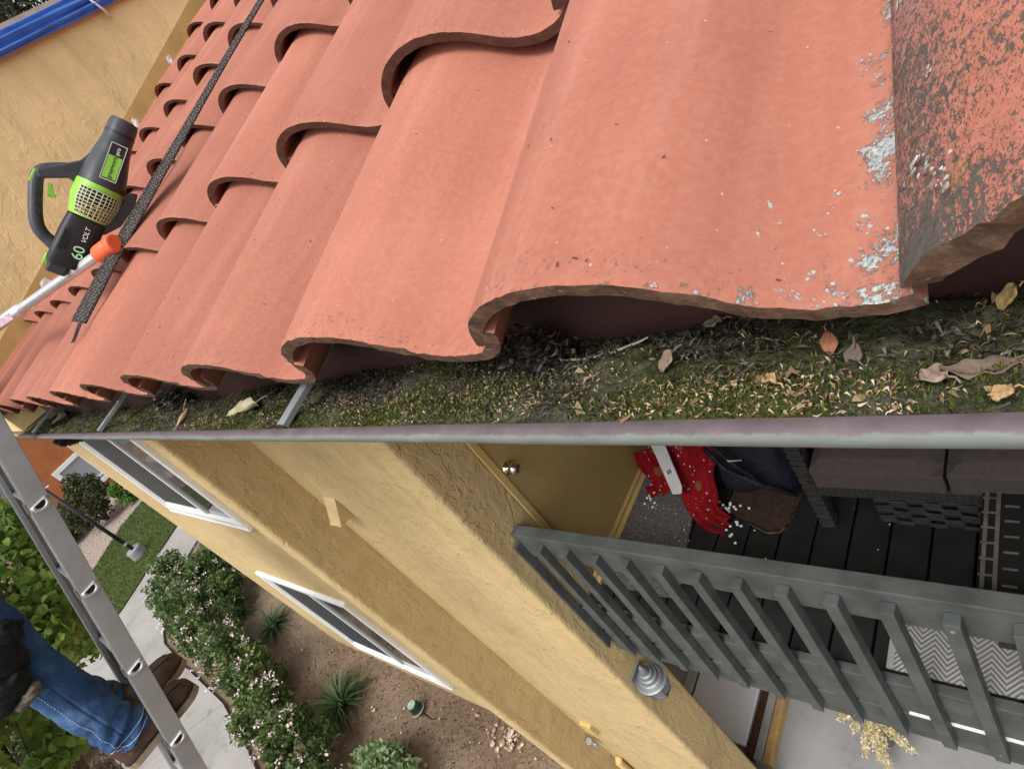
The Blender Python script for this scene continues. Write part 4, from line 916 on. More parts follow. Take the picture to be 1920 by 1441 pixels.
for x0,w_,col_,lb in ((-2.205,.047,(.075,.032,.022),'reddish brown board lying against the low white box'),(-2.152,.062,(.30,.29,.28),'weathered grey board lying between the brown and tan boards'),(-2.084,.062,(.40,.27,.11),'tan yellow board lying outermost from the low white box')):
    b = MB(); b.box((x0,1.22,GZ+.062),(x0+w_,2.3,-5.205)); o = b.build('timber_board', simple(lb.split()[0]+'_board',col_,.8,.1,var=.25,scale=9,bump=.3), bevel=.004); tag(o, lb, 'board', 'boards beside the white box')
    s = MB(); s.box((x0+.006,1.2205,-5.2048),(x0+w_-.006,2.299,-5.2035)); s.build('worn_top', o.data.materials[0], o)
# dried feathery plant in a floor pot, below the skirt boards
dp = empty('dried_plant', (-1.05,1.30,GZ+.06), 'pale yellow dried feathery stems drooping below the balcony skirt boards', 'dried plant')
L_DRY = leaf_mat('straw_floret',(.42,.34,.16),(.62,.55,.33),(.72,.64,.50),.8,.2); rngd = np.random.default_rng(12)
root = on_z(1635,1340,-4.95)
tips = [(1575,1347),(1600,1365),(1622,1412),(1660,1400),(1668,1441),(1692,1395),(1712,1408),(1688,1350),(1610,1340),(1650,1425)]
ss_ = MB(); lv=[]
for k,(tx,ty) in enumerate(tips):
    tp = on_z(tx,ty,-5.10); P=[root*(1-t)+tp*t+V(0,0,.05*math.sin(PI*t)) for t in np.linspace(0,1,9)]
    ss_.tube(P,[.005]*8+[.002],6)
    for q in np.linspace(.15,1,26): 
        c = root*(1-q)+tp*q+V(0,0,.05*math.sin(PI*q))
        for _ in range(9): lv.append(c+rngd.normal(size=3)*.013)
ss_.build('stem', simple('straw_stem',(.45,.36,.18),.8), dp); leaves(np.array(lv),.026,4,aspect=.45).build('florets', L_DRY, dp)
b = MB(); b.lathe(V(root[0],root[1],GZ+.06),(0,0,1),[(0,.07),(.02,.085),(.30,.10),(.32,.105),(.33,.09)],20); b.build('pot', simple('grey_pot',(.12,.12,.12),.7), dp, smooth=False)

# ------------------------------------------------------------------ ladder
LB = V(-2.3207,-.1699,-.9424); LD = unit(V(-.036,-.383,-.923)); LN = unit(np.cross(V(1,0,0),LD)); LN = LN if LN[1]<0 else -LN   # LN: outer side, up and away from the house
LS = unit(np.cross(LD,LN)); LS = LS if LS[0]>0 else -LS
Lbot = (GZ+.02-LB[2])/LD[2]
lad = empty('extension_ladder', LB+LD*Lbot, 'dull aluminium extension ladder leaning on the gutter end', 'ladder')
Wl = .43
def lp(t, n=0, s=0): return LB+LD*t+LN*n+LS*s
rungs = [(.305*k) for k in range(-4,int(Lbot/.305))]
TOP = -1.32
for side in (0,1):
    s0 = -.0 if side==0 else -Wl; sg = -1 if side==0 else 1
    b = MB(); t0,t1 = TOP,Lbot; mid=(t0+t1)/2; hl=(t1-t0)/2
    b.obox(lp(mid,0,s0),LS,LN,LD,.0016,.027,hl)                                     # web
    for n in (-.027,.027): b.obox(lp(mid,n,s0+sg*.017),LS,LN,LD,.0185,.0022,hl)    # flanges
    for n in (.021,-.021): b.obox(lp(mid,n,s0+sg*.0345),LS,LN,LD,.0018,.006,hl)
    b.obox(lp(mid,.0302,s0+sg*.010),LS,LN,LD,.0022,.0012,hl); b.obox(lp(mid,.0302,s0+sg*.018),LS,LN,LD,.0016,.0012,hl); b.obox(lp(mid,.0302,s0+sg*.028),LS,LN,LD,.0030,.0012,hl)
    rl = b.build('side_rail', M_ALU, lad, bevel=.0012)
    f = MB(); f.obox(lp(TOP-.01,0,s0+sg*.012),LS,LN,LD,.021,.031,.02); f.build('end_cap', M_BLACK, rl, bevel=.004)
    f = MB(); f.obox(lp(Lbot-.03,0,s0+sg*.012),LS,LN,LD,.028,.038,.05); f.build('foot', M_BLACK, rl, bevel=.006)
def dshape(r, flat=.45):
    p=[]
    for k in range(22):
        a = 2*PI*k/22; x,y = math.cos(a)*r*1.28, math.sin(a)*r
        y = min(y,flat*r); p.append((x,y))
    return p
for t in rungs:
    ctr = lp(t)
    def ring(scale, s): return [ctr+LS*s+(LN*(-.55)+LD*(-.83))*0+ (LN*.80+LD*(.60))*x*scale*0+ LNh*x*scale+LVh*y*scale for x,y in DS]
    LNh = unit(V(0,-1,0)); LVh = V(0,0,1); DS = dshape(.0140)
    b = MB(); rings = [np.array(ring(1,s)) for s in (-Wl-.004,.004)]; n=len(DS)
    inner_ = [np.array(ring(.80,s)) for s in (-Wl-.004,.004)]
    vv = np.concatenate(rings+inner_); f=[]
    for j in range(n):
        k=(j+1)%n; f += [(j,k,n+k,n+j),(2*n+j,3*n+j,3*n+k,2*n+k),(n+j,n+k,3*n+k,3*n+j),(j,2*n+j,2*n+k,k)]
    b.add(vv,f); r_o = b.build('rung', M_ALU, lad, recalc=True)
    fl = MB()
    for s,e in ((.0018,.011),(-.0018-.012,-.0025)):
        A = [np.array(ring(c,q)) for c,q in ((1.62,s),(1.60,s+(e-s)*.45),(1.25,e),(.86,e),(.80,s+.004))]
        vv = np.concatenate(A); f=[(i*n+j,i*n+(j+1)%n,(i+1)*n+(j+1)%n,(i+1)*n+j) for i in range(4) for j in range(n)]; fl.add(vv,f)
    fl.build('swaged_collar', metal_mat('bright_collar',(.72,.73,.75),.3,False) if 'bright_collar' not in bpy.data.materials else bpy.data.materials['bright_collar'], r_o, smooth=True, recalc=True)
    dk = MB(); dk.add(ring(.84,.0022),[tuple(range(n))]); dk.build('hollow_shade', M_BLACK, r_o)  # flat black sheet painted as the shade inside the open rung
    cl = MB()
    for q in (-.03,-Wl+.03): cl.obox(lp(t,.0325,q*.0-.016),LS,LN,LD,.012,.003,.016)
    cl.build('rung_brace', M_GALV, r_o, bevel=.001)
# stabiliser arm resting on the tiles
tipP = roofp(-1.60,.362,.078); P2 = ray(0,606)*2.22; dA = unit(P2-tipP); farP = P2+dA*.25
arm = MB(); midP = ray(132,512)*2.02; midP = tipP+dA*.42
arm.tube([tipP+dA*.02,midP],[.0125,.0125],18); 
arm.tube([midP-dA*.005,midP,farP],[.0125,.0158,.0158],18); joint = lp(-1.2,.0,0); arm.tube([farP,farP*.6+joint*.4,joint],[.0158]*3,14)
a_o = arm.build('stabilizer_arm', M_TUBE, lad, smooth=True); a_o.modifiers.new('e','EDGE_SPLIT').split_angle=.6
tb_ = MB(); tb_.lathe(tipP,dA,[(-.034,.013),(-.036,.020),(-.030,.0235),(-.022,.0225),(-.016,.0165),(-.010,.0195),(.0,.022),(.03,.0215),(.036,.020),(.0365,.0128)],20); tb_.build('rubber_tip', M_ORANGER, a_o, smooth=True)
pb = MB(); nb = unit(np.cross(dA,np.cross(-midP,dA))); pb.lathe(midP-dA*.05+nb*.0-np.cross(dA,nb)*.0125*(1 if np.cross(dA,nb)[2]>0 else -1),-np.cross(dA,nb)*(1 if np.cross(dA,nb)[2]>0 else -1),[(0,.004),(.003,.004),(.005,.002)],10)
pb.build('spring_button', M_WHITE, a_o)
sk = MB(); c = tipP+dA*.50+nb*.0162; sk.obox(c,dA,np.cross(nb,dA),nb,.055,.009,.0006,0); sk.build('pink_patch', simple('mottled_pink',(.62,.46,.52),.5,.4,var=.25,scale=50), a_o)  # thin pink patch on the camera side of the tube

# ------------------------------------------------------------------ person on the ladder
def skin_mesh(name, pts, edges, radii, mat, parent, root=0, sub=2, origin=None):
    me = bpy.data.meshes.new(name); me.from_pydata([tuple(p) for p in pts], edges, []); o = bpy.data.objects.new(name, me); COL.objects.link(o)
    md = o.modifiers.new('skin','SKIN'); md.use_smooth_shade = True; md.branch_smoothing = .6
    for i,r in enumerate(radii):
        rr = r if hasattr(r,'__len__') else (r,r); me.skin_vertices[0].data[i].radius = rr
    for i in range(len(pts)): me.skin_vertices[0].data[i].use_root = (i==root)
    sd = o.modifiers.new('sub','SUBSURF'); sd.levels = sub; sd.render_levels = sub
    me.materials.append(mat)
    if parent is not None: o.parent = parent; o.location = -Vector(parent.location)
    return o
SZ = -1.205
M_SKIN = simple('skin',(.48,.27,.19),.55,.35,var=.05,scale=20); M_HAIR = simple('dark_brown_hair',(.03,.02,.015),.6,.3,var=.3,scale=60)
def chain_mesh():
    P=[];E=[];R=[]
    def add(p,r,par=None):
        P.append(V(*p));R.append(r)
        if par is not None: E.append((par,len(P)-1))
        return len(P)-1
    pel = add((-2.53,-.36,-.33),(.12,.10)); sp1=add((-2.53,-.37,-.12),(.125,.095),pel); sp2=add((-2.53,-.36,.10),(.15,.105),sp1); nk=add((-2.53,-.34,.26),.055,sp2); hd0=add((-2.53,-.31,.33),.06,nk); hd=add((-2.53,-.29,.42),(.078,.095),hd0); ht=add((-2.53,-.30,.50),(.062,.075),hd)
    for s,kx,ax in ((1,-2.45,-2.425),(-1,-2.64,-2.635)):
        hip=add((-2.53+.085*s,-.36,-.40),.085,pel); kn=add((kx,-.330,-.75),.058,hip); an=add((ax,-.345,-1.12),.037,kn); hl=add((ax,-.36,SZ+.03),.034,an); toe=add((ax+.02,-.20,SZ+.026),.028,hl)
        sh=add((-2.53+.17*s,-.34,.20),.060,sp2); el=add((-2.53+.23*s,-.16,.02),.043,sh); wr=add((-2.53+.20*s,.10,-.02+.05),.028,el); pm=add((-2.53+.20*s,.165,.045),(.040,.018),wr)
        for q in range(4):
            f1=add((-2.53+.20*s+(-.030+.020*q),.205,.050),.0088,pm); f2=add((-2.53+.20*s+(-.030+.020*q),.235-.004*abs(q-1.4),.035),.0082,f1); add((-2.53+.20*s+(-.028+.019*q),.228,.012),.0075,f2)
        t1=add((-2.53+.20*s-.045*s,.155,.03),.0105,pm); add((-2.53+.20*s-.05*s,.19,.008),.0085,t1)
    return P,E,R
P,E_,R = chain_mesh()
person = skin_mesh('person', P, E_, R, M_SKIN, None, 0, 2)
tag(person,'person in blue jeans and brown leather boots standing on the ladder','person')
M_JEAN = NM('worn_blue_denim', .92, .08); m = M_JEAN; v = m.coord(); n = m.noise(v, 9, 5, .65); f = m.noise(m.coord((1,1,.15)), 420, 2)
c = m.ramp(n, [(.3,(.012,.030,.085)),(.52,(.030,.075,.185)),(.72,(.10,.19,.34))]); m.color(m.mix(m.math('MULTIPLY', f, .35), c, (.10,.16,.27))); n1 = m.bump(n, .6, .02); m.bump(f, .3, .001, n1); M_JEAN = m.mat
def jeans_leg(path, radii, name, seed):
    """trouser leg as a lofted tube with slouch folds"""
    path = np.array(path); t = np.linspace(0,1,len(path)); u = np.linspace(0,1,70); C = np.stack([np.interp(u,t,path[:,k]) for k in range(3)],1)
    for _ in range(6): C[1:-1] = .25*C[:-2]+.5*C[1:-1]+.25*C[2:]
    Rr = np.interp(u,np.linspace(0,1,len(radii)),radii); g=[]; n=48
    a = V(1,0,0)
    for i in range(70):
        d = unit(C[min(i+1,69)]-C[max(i-1,0)]); a = unit(a-d*(a@d)); b_ = np.cross(d,a); row=[]
        for j in range(n+1):
            th = 2*PI*(j%n)/n; amp = .0065+.022*max(0,(u[i]-.60)/.40)
            w = amp*(2*float(fbm(np.array(u[i]*15+1.1*math.sin(th+seed)),np.array(math.cos(th+1)*1.3+seed*3.1),seed))-1)+ .0045*math.sin(u[i]*60+2*math.sin(th*1+seed)*1.5)*max(0,(u[i]-.55))*1.6
            row.append(C[i]+(a*math.cos(th)+b_*math.sin(th)*1.03)*(Rr[i]+w))
        g.append(row)
    b = MB(); b.grid(np.array(g)); return b, C, np.array(g)
legN,CN,gN = jeans_leg([(-2.47,-.330,-.36),(-2.46,-.285,-.55),(-2.45,-.318,-.75),(-2.445,-.338,-.92),(-2.43,-.346,-1.04),(-2.425,-.348,-1.125)],[.098,.088,.072,.070,.069,.069],'n',3)
legF,CF,gF = jeans_leg([(-2.60,-.350,-.36),(-2.63,-.350,-.55),(-2.645,-.355,-.75),(-2.645,-.345,-.92),(-2.645,-.330,-1.04),(-2.640,-.320,-1.125)],[.090,.080,.064,.061,.061,.063],'f',5)
seat = MB(); seat.lathe((-2.53,-.36,-.46),(0,0,1),[(0,.10),(.05,.16),(.13,.175),(.20,.17),(.24,.165)],28)
jo = merge(legN,legF,seat).build('jeans', M_JEAN, None, smooth=True); jo.modifiers.new('s','SOLIDIFY').thickness=.004; jo.parent = person
def seam(g, th, name, mat, par, u0=0, u1=69):
    b = MB(); idx = [i for i in range(u0,u1)]
    for i in idx[::1]:
        p0 = g[i][th]; p1 = g[i+1][th]; c0 = g[i].mean(0); n_ = unit(p0-c0); b.tube([p0+n_*.0022,p0*.45+p1*.55+n_*.0022],.0011,5)
    o = b.build(name, mat, None); o.parent = par; return o
M_THREAD = simple('pale_thread',(.42,.50,.62),.9,.05)
gC = [np.asarray(r) for r in gN]
def facing(g, row, px_off):
    c = g[row].mean(0); n = [unit(p-c)@unit(-c) for p in g[row][:-1]]; return int(np.argmax(n))
seam(gC,(facing(gN,40,0)+5)%48,'stitching',M_THREAD,jo,12,69)
b = MB(); 
for i in (64,67): b.tube([gC[i][j]+unit(gC[i][j]-gC[i].mean(0))*.0015 for j in range(49)],.0012,5)
o = b.build('hem_stitching', M_THREAD, None); o.parent = jo
# boots
def boot(cx, y0, y1, z, tx, name):
    """moc-toe work boot: upper lofted heel to toe, welted pale sole"""
    L = y1-y0; m1 = NM('brown_boot_leather', .6, .3); v = m1.coord(); n = m1.noise(v, 14, 5, .6); m1.color(m1.ramp(n,[(.3,(.045,.027,.019)),(.6,(.105,.066,.046)),(.8,(.17,.115,.085))])); m1.bump(m1.noise(v,120,4),.25,.002)
    secs = [(0,.026,.085),(.05,.034,.105),(.16,.038,.118),(.30,.038,.112),(.42,.039,.088),(.55,.043,.072),(.70,.047,.064),(.84,.045,.056),(.93,.036,.046),(.985,.020,.034),(1,.008,.026)]
    g=[]
    for f,w,h in secs:
        row=[]; x = cx+(tx)*f
        for j in range(25):
            a = PI*j/24; q = math.cos(a); row.append(V(x+w*np.sign(q)*abs(q)**.75, y0+L*f, z+.030+h*math.sin(a)**.62))
        g.append(row)
    b = MB(); b.grid(np.array(g)); u = b.build(name, m1.mat, None, smooth=True); u.parent = person
    s = MB(); out=[]
    for f,w in [(.0,.020),(.02,.033),(.08,.042),(.25,.043),(.42,.043),(.6,.048),(.75,.052),(.88,.049),(.96,.036),(1.02,.014)]: out.append((f,w))
    poly = [(cx+tx*f+w, y0-.006+L*f*1.0) for f,w in out]+[(cx+tx*f-w, y0-.006+L*f) for f,w in out[::-1]]
    s.prism([(x,y,z) for x,y in poly],(0,0,.026)); so = s.build('sole', simple('cream_crepe_sole',(.30,.235,.165),.8,.15,var=.12,scale=30) if 'cream_crepe_sole' not in bpy.data.materials else bpy.data.materials['cream_crepe_sole'], None, recalc=True, bevel=.003); so.parent = u
    s = MB(); s.prism([(x+(x-cx)*.02,y,z+.0262) for x,y in poly],(0,0,.0062)); so = s.build('welt', simple('dark_welt',(.03,.022,.018),.7,.2) if 'dark_welt' not in bpy.data.materials else bpy.data.materials['dark_welt'], None, recalc=True, bevel=.001); so.parent = u
    sh = MB(); cuff=[]
    for zz,rx,ry in ((.085,.040,.060),(.13,.041,.054),(.16,.043,.053)): cuff.append([V(cx+rx*math.cos(2*PI*j/24),y0+.065+ry*math.sin(2*PI*j/24),z+zz) for j in range(25)])
    sh.grid(np.array(cuff)); q = sh.build('shaft', m1.mat, None, smooth=True); q.parent = u
    lc = MB()
    for k in range(5):
        f = .33+.055*k; yy=y0+L*f; zz=z+.030+np.interp(f,[s_[0] for s_ in secs],[s_[2] for s_ in secs])+.003; lc.tube([V(cx+tx*f-.022,yy,zz-.010),V(cx+tx*f-.008,yy+.006,zz),V(cx+tx*f+.008,yy-.004,zz),V(cx+tx*f+.022,yy+.003,zz-.010)],.0022,6)
    lc.tube([V(cx+.015,y0+.10,z+.125),V(cx+.038,y0+.09,z+.12),V(cx+.046,y0+.11,z+.10),V(cx+.034,y0+.125,z+.098),V(cx+.018,y0+.115,z+.118)],.0024,6)
    q = lc.build('lace', simple('brown_lace',(.10,.055,.035),.9,.05) if 'brown_lace' not in bpy.data.materials else bpy.data.materials['brown_lace'], None, smooth=True); q.parent = u
    st = MB()
    for sg in (-1,1):
        pts=[]
        for f,w,h in secs[5:9]: pts.append(V(cx+tx*f+sg*w*.62,y0+L*f,z+.030+h*.93))
        st.tube(pts,.0022,6)
    st.tube([V(cx+tx*.60+d_*.03,y0+L*.58+.01*(1-abs(d_)),z+.030+.0725-.012*abs(d_)**2) for d_ in np.linspace(-1,1,9)],.002,6)
    q = st.build('toe_seam', bpy.data.materials['dark_welt'], None, smooth=True); q.parent = u
    return u
bN = boot(-2.435,-.422,-.135,SZ,.035,'boot'); bF = boot(-2.640,-.385,-.095,SZ,.03,'boot')
# little orange stamp on the near boot heel
b = MB(); c0 = V(-2.3935,-.372,SZ+.072)
for pth in ([(-.012,-.010),(-.012,.012),(.006,.014),(.010,.004),(-.010,.0),(.012,-.011)],[(-.018,-.016),(-.018,.018),(.016,.018),(.018,-.016),(-.018,-.016)]): b.tube([c0+V(.0022,q[0],q[1]) for q in pth],.0017,5)
o = b.build('stamped_mark', simple('orange_stamp',(.42,.14,.04),.6), None); o.parent = bN
# jacket, hair, face, tool pouch
jk = MB(); jk.lathe((-2.53,-.365,-.28),(0,.02,1),[(0,.185),(.12,.19),(.30,.205),(.44,.20),(.52,.15),(.56,.07)],28)
for s in (1,-1): jk.tube([(-2.53+.15*s,-.345,.20),(-2.53+.20*s,-.26,.10),(-2.53+.235*s,-.155,.015),(-2.53+.21*s,.06,.02)],[.075,.07,.06,.045],16)
jk.build('jacket', simple('black_work_jacket',(.018,.018,.02),.9,.1,var=.3,scale=14,bump=.4), None, smooth=True).parent = person
hr = MB(); hr.lathe((-2.53,-.315,.40),(0,-.15,1),[(0,.098),(.05,.106),(.10,.096),(.14,.06),(.155,.01)],24); hr.build('hair', M_HAIR, None, smooth=True).parent = person
fc = MB()
for s in (-1,1): fc.lathe((-2.53+.03*s,-.196,.425),(0,1,0),[(-.012,.004),(0,.012),(.008,.006)],10)
fc.build('eyes', M_WHITE, None, smooth=True).parent = person
fc = MB(); fc.tube([(-2.53,-.20,.43),(-2.53,-.178,.39),(-2.53,-.195,.378)],[.008,.013,.010],8)
for s in (-1,1): fc.lathe((-2.53+.085*s,-.30,.41),(s,0,0),[(-.01,.02),(.004,.028),(.01,.02)],12)
fc.tube([(-2.56,-.20,.352),(-2.53,-.194,.350),(-2.50,-.20,.352)],[.006,.009,.006],8); fc.build('face_features', M_SKIN, None, smooth=True).parent = person
pc = MB(); rr = np.random.default_rng(4)
def blob(c, rx, ry, rz, seed, n=40):
    g=[]
    for i in range(n+1):
        a=-PI/2+PI*i/n; row=[]
        for j in range(n+1):
            th=2*PI*(j%n)/n; w=1+.30*(2*float(fbm(np.array(3.4*math.cos(th)+seed),np.array(3.4*a+math.sin(th)*2.6),seed))-1)
            row.append(V(*c)+V(rx*math.cos(a)*math.cos(th)*w,ry*math.cos(a)*math.sin(th)*w,rz*math.sin(a)*w))
        g.append(row)
    return MB().grid(np.array(g))
pouch = merge(blob((-2.36,-.335,-.605),.042,.075,.088,2),blob((-2.345,-.380,-.690),.042,.065,.055,4),blob((-2.37,-.275,-.585),.036,.055,.042,6)).build('tool_pouch', simple('black_pouch_nylon',(.012,.012,.012),.7,.2,var=.4,scale=16,bump=.6), None, smooth=True); pouch.parent = person
tr = blob((-2.335,-.360,-.745),.034,.042,.020,9).build('pouch_trim', simple('tan_grey_trim',(.17,.145,.115),.95,.05,var=.4,scale=30,bump=.6), None, smooth=True); tr.parent = pouch

# ------------------------------------------------------------------ leaf blower lying against the parapet
BD = 1.90; BO = ray(165,365)*BD; BV = unit(-BO)
def bp(px, py, h=0):
    """point of the blower: its flat side faces along BV; h metres towards BV"""
    r = ray(px,py); return r*(BO@BV)/(r@BV)+BV*h
blow = empty('leaf_blower', bp(225,420), 'black and green cordless leaf blower resting on the tiles', 'leaf blower')
M_BLK = simple('charcoal_moulded_plastic',(.038,.042,.050),.45,.4,var=.12,scale=30,bump=.08); M_BLK2 = simple('dark_battery_plastic',(.014,.014,.016),.5,.35,var=.1); M_GRN = simple('lime_green_plastic',(.24,.52,.06),.45,.4,var=.05)
AX = unit(bp(231,236)-bp(117,487)); AB = unit(np.cross(BV,AX))     # axis and across (towards the handle if AB points left)
if (bp(100,330)-bp(194,341))@AB < 0: AB = -AB
def loft(secs, n=32, e=2.4, mi=0, ang=None):
    g=[]
    for (x,y),w,hc in secs:
        c = bp(x,y); row=[]
        rng_ = np.linspace(0,2*PI,n+1) if ang is None else np.linspace(ang[0],ang[1],n+1)
        for th in rng_:
            q,s_ = math.cos(th),math.sin(th); row.append(c+AB*w*np.sign(q)*abs(q)**(2/e)+BV*hc*np.sign(s_)*abs(s_)**(2/e))
        g.append(row)
    return np.array(g)
PXM = np.linalg.norm(bp(165,365)-bp(166,365))*1.04
S = [((234,230),26*PXM,.050),((231,236),28*PXM,.051),((225,252),28.5*PXM,.052),((219,268),29.5*PXM,.053),((217.5,272),31*PXM,.056),((213,285),32.5*PXM,.058),((206,303),37*PXM,.064),((199,322),42*PXM,.072),((193,341),44*PXM,.076),((187,355),45*PXM,.078),((178,378),46*PXM,.078),((168,402),38*PXM,.070),((160,418),36*PXM,.060)]
b = MB(); b.grid(loft(S[:10])); g0 = loft([((234,230),23*PXM,.045),((225,252),22*PXM,.044)]); b.grid(g0[:, ::-1]); b.grid(np.stack([loft([S[0]])[0],g0[0]])); body = b.build('body', M_BLK, blow, smooth=True); body.modifiers.new('e','EDGE_SPLIT').split_angle=.7
b = MB(); b.grid(loft([((225,253),29.2*PXM,.0535),((223.5,256),29.2*PXM,.0535)])); b.build('collar_line', M_BLK2, body, smooth=True)
b = MB(); b.add(loft([((228,245),22.5*PXM,.0445)])[0][:-1],[tuple(range(32))]); b.build('nozzle_bore', M_BLK2, body)
# green housing and wire grille
b = MB(); b.grid(loft([((189.5,350),46*PXM,.0795),((178,378),47.5*PXM,.080),((168,402),39.5*PXM,.0715),((165,409),38*PXM,.066)])); gr_ = b.build('housing', M_GRN, blow, smooth=True)
def gp(u, w, lift): # u along (0 front,1 rear), w across -1..1
    x = 187+(166-187)*u; y = 356+(406-356)*u; i = u; hw = np.interp(u,[0,.45,1],[46,47,39])*PXM; hc = np.interp(u,[0,.45,1],[.0800,.0802,.0716])
    ph = w*1.12; sn,cs = math.sin(ph),math.cos(ph)
    return bp(x,y)-AB*hw*np.sign(sn)*abs(sn)**(2/2.4)+BV*(hc*cs**(2/2.4)+lift)
b = MB(); b.grid(np.array([[gp(u,w,.0012) for w in np.linspace(-.62,1.15,20)] for u in np.linspace(.08,.99,10)])); b.build('intake', M_BLK2, gr_, smooth=True)
b = MB()
for w in np.linspace(-.62,1.15,13): b.tube([gp(u,w,.003) for u in np.linspace(.08,.99,9)],.0012,6)
for u in np.linspace(.08,.99,9): b.tube([gp(u,w,.003) for w in np.linspace(-.62,1.15,16)],.0012,6)
b.build('grille', simple('pale_wire_grille',(.50,.55,.36),.4,.4), gr_, smooth=True)
lf = MB(); rr = np.random.default_rng(6); cp=[gp(rr.uniform(.55,.95),rr.uniform(-.6,.5),.0035) for _ in range(90)]; leaves(np.array(cp),.012,3,aspect=.2).build('caught_grass', leaf_mat('straw_bits',(.45,.36,.09),(.62,.52,.20)), gr_)
# battery box
b = MB(); b.grid(loft([((163,411),36.5*PXM,.058),((150,437),38*PXM,.058),((133,465),34*PXM,.055),((118,490),30*PXM,.050),((115,495),27*PXM,.045)],e=5)); b.add(loft([((115,495),27*PXM,.045)],e=5)[0][:-1],[tuple(range(32))]); b.add(loft([((163,411),36.5*PXM,.058)],e=5)[0][:-1][::-1],[tuple(range(32))]); bat = b.build('battery_box', M_BLK2, blow, smooth=True); bat.modifiers.new('e','EDGE_SPLIT').split_angle=.7
b = MB(); c = bp(108,500,-.005); b.obox(c,AB,AX,BV,.022,.016,.030); b.build('battery_latch', M_BLK, bat, bevel=.006)
b = MB(); b.obox(bp(88,482,.0),AB,AX,BV,.006,.014,.02); b.build('release_tab', M_GRN, bat, bevel=.003)
b = MB()
for k in range(3): p = bp(118+4.5*k,440,.0585-.0015*(2-k)); b.obox(bp(117+5*k,444,.0565),AX,AB,BV,.026,.0016,.0016)
b.build('vent_slots', M_BLACK, bat)
# handle with trigger
hp = [(163,322),(120,317),(84,318),(72,323),(67,338),(66,372),(66,402),(70,424),(81,440),(95,452),(108,462)]
pts = [bp(*q) for q in hp]; u = np.linspace(0,1,len(pts)); uu = np.linspace(0,1,40); C = np.stack([np.interp(uu,u,[p[k] for p in pts]) for k in range(3)],1)
for _ in range(2): C[1:-1] = .25*C[:-2]+.5*C[1:-1]+.25*C[2:]
rad = np.interp(uu,[0,.2,.3,.45,.7,.85,1],[15,13.5,12.5,13,13,12.5,15])*PXM
b = MB(); b.tube(C,rad,18)
web = [(68,317),(110,309),(150,301),(168,287),(184,262),(196,296),(176,345),(150,354),(141,342),(128,334),(92,334),(72,334)]
b.prism([bp(x,y,-.018) for x,y in web],BV*.036); hd_ = b.build('handle', M_BLK, blow, smooth=False, bevel=.004, recalc=True)
b = MB(); b.prism([bp(x,y,-.007) for x,y in [(90,343),(99,346),(100,356),(106,371),(96,370),(89,368)]],BV*.016); b.build('trigger', M_GRN, hd_, bevel=.002, recalc=True)
b = MB()
for y in (362,379,396): b.lathe(bp(72,y,11.8*PXM),BV,[(0,.0075),(.0025,.007),(.003,.005)],14)
b.build('buttons', M_BLK2, hd_, smooth=False)
b = MB(); b.obox(bp(61.5,328,0),AB,AX,BV,.0035,.016,.012); b.build('cruise_lever', M_GRN, hd_, bevel=.002)
# stand foot
b = MB(); b.prism([bp(x,y,-.035) for x,y in [(243,362),(257,364),(252,385),(226,424),(195,440),(186,438),(190,415),(226,384)]],BV*.075); b.build('stand_foot', M_BLK, blow, bevel=.004, recalc=True)
# labels
def on_side(px, py, lift): return bp(px,py,lift)
RD_T = unit(bp(225,270)-bp(200,340)); RU_T = unit(np.cross(BV,RD_T))
b = MB(); 
def plate(c0, c1, w, h, mat, name, par): 
    bb = MB(); c=(c0+c1)/2; bb.obox(c,unit(c1-c0),np.cross(BV,unit(c1-c0)),BV,np.linalg.norm(c1-c0)/2,w,h); return bb.build(name, mat, par, bevel=.001)
lp0,lp1 = bp(201,336,.0755),bp(215,297,.0655); dl = unit(lp1-lp0); ul = np.cross(unit(np.cross(dl,np.cross(BV,dl))),dl); nl = np.cross(dl,ul)
def plate2(p0,p1,w,t,mat,name,par,lift=0): bb=MB(); bb.obox((p0+p1)/2+nl*lift,dl,ul,nl,np.linalg.norm(p1-p0)/2,w,t); return bb.build(name,mat,par)
L1 = plate2(lp0,lp1,.0145,.0035,M_GRN,'label_plate',body,0); lq1 = bp(219.5,284,.0605)
L2 = plate2(lp1+dl*.002,lp1+dl*.026,.0145,.0035,M_BLK2,'label_plate',body,.0002)
b=MB()
fr0=lp0-dl*.004; fr1=lp1+dl*.030
for sgn in (-1,1): b.obox((fr0+fr1)/2+ul*.0165*sgn,dl,ul,nl,np.linalg.norm(fr1-fr0)/2,.0009,.0036)
for q in (fr0,fr1): b.obox(q,dl,ul,nl,.0009,.017,.0036)
b.build('label_border', simple('label_silver',(.5,.55,.5),.5), body)
text_part('lettering','greenworks',.0122,M_BLK2,L1,lp0+dl*.001-ul*.0035+nl*.0037,dl,ul)
text_part('lettering','pro',.0125,M_WHITE,L2,lp1+dl*.004-ul*.005+nl*.0040,dl,ul)
tx0 = bp(147,484,.0590); dt = unit(bp(163,440)-bp(147,484)); ut = np.cross(BV,dt)
M_MINT = simple('mint_print',(.40,.72,.42),.5)
text_part('lettering','60',.033,M_MINT,bat,tx0+ut*(-.006),dt,ut,.0008); text_part('lettering','VOLT',.0150,M_WHITE,bat,tx0+dt*.043-ut*.003,dt,ut,.0006,.25)

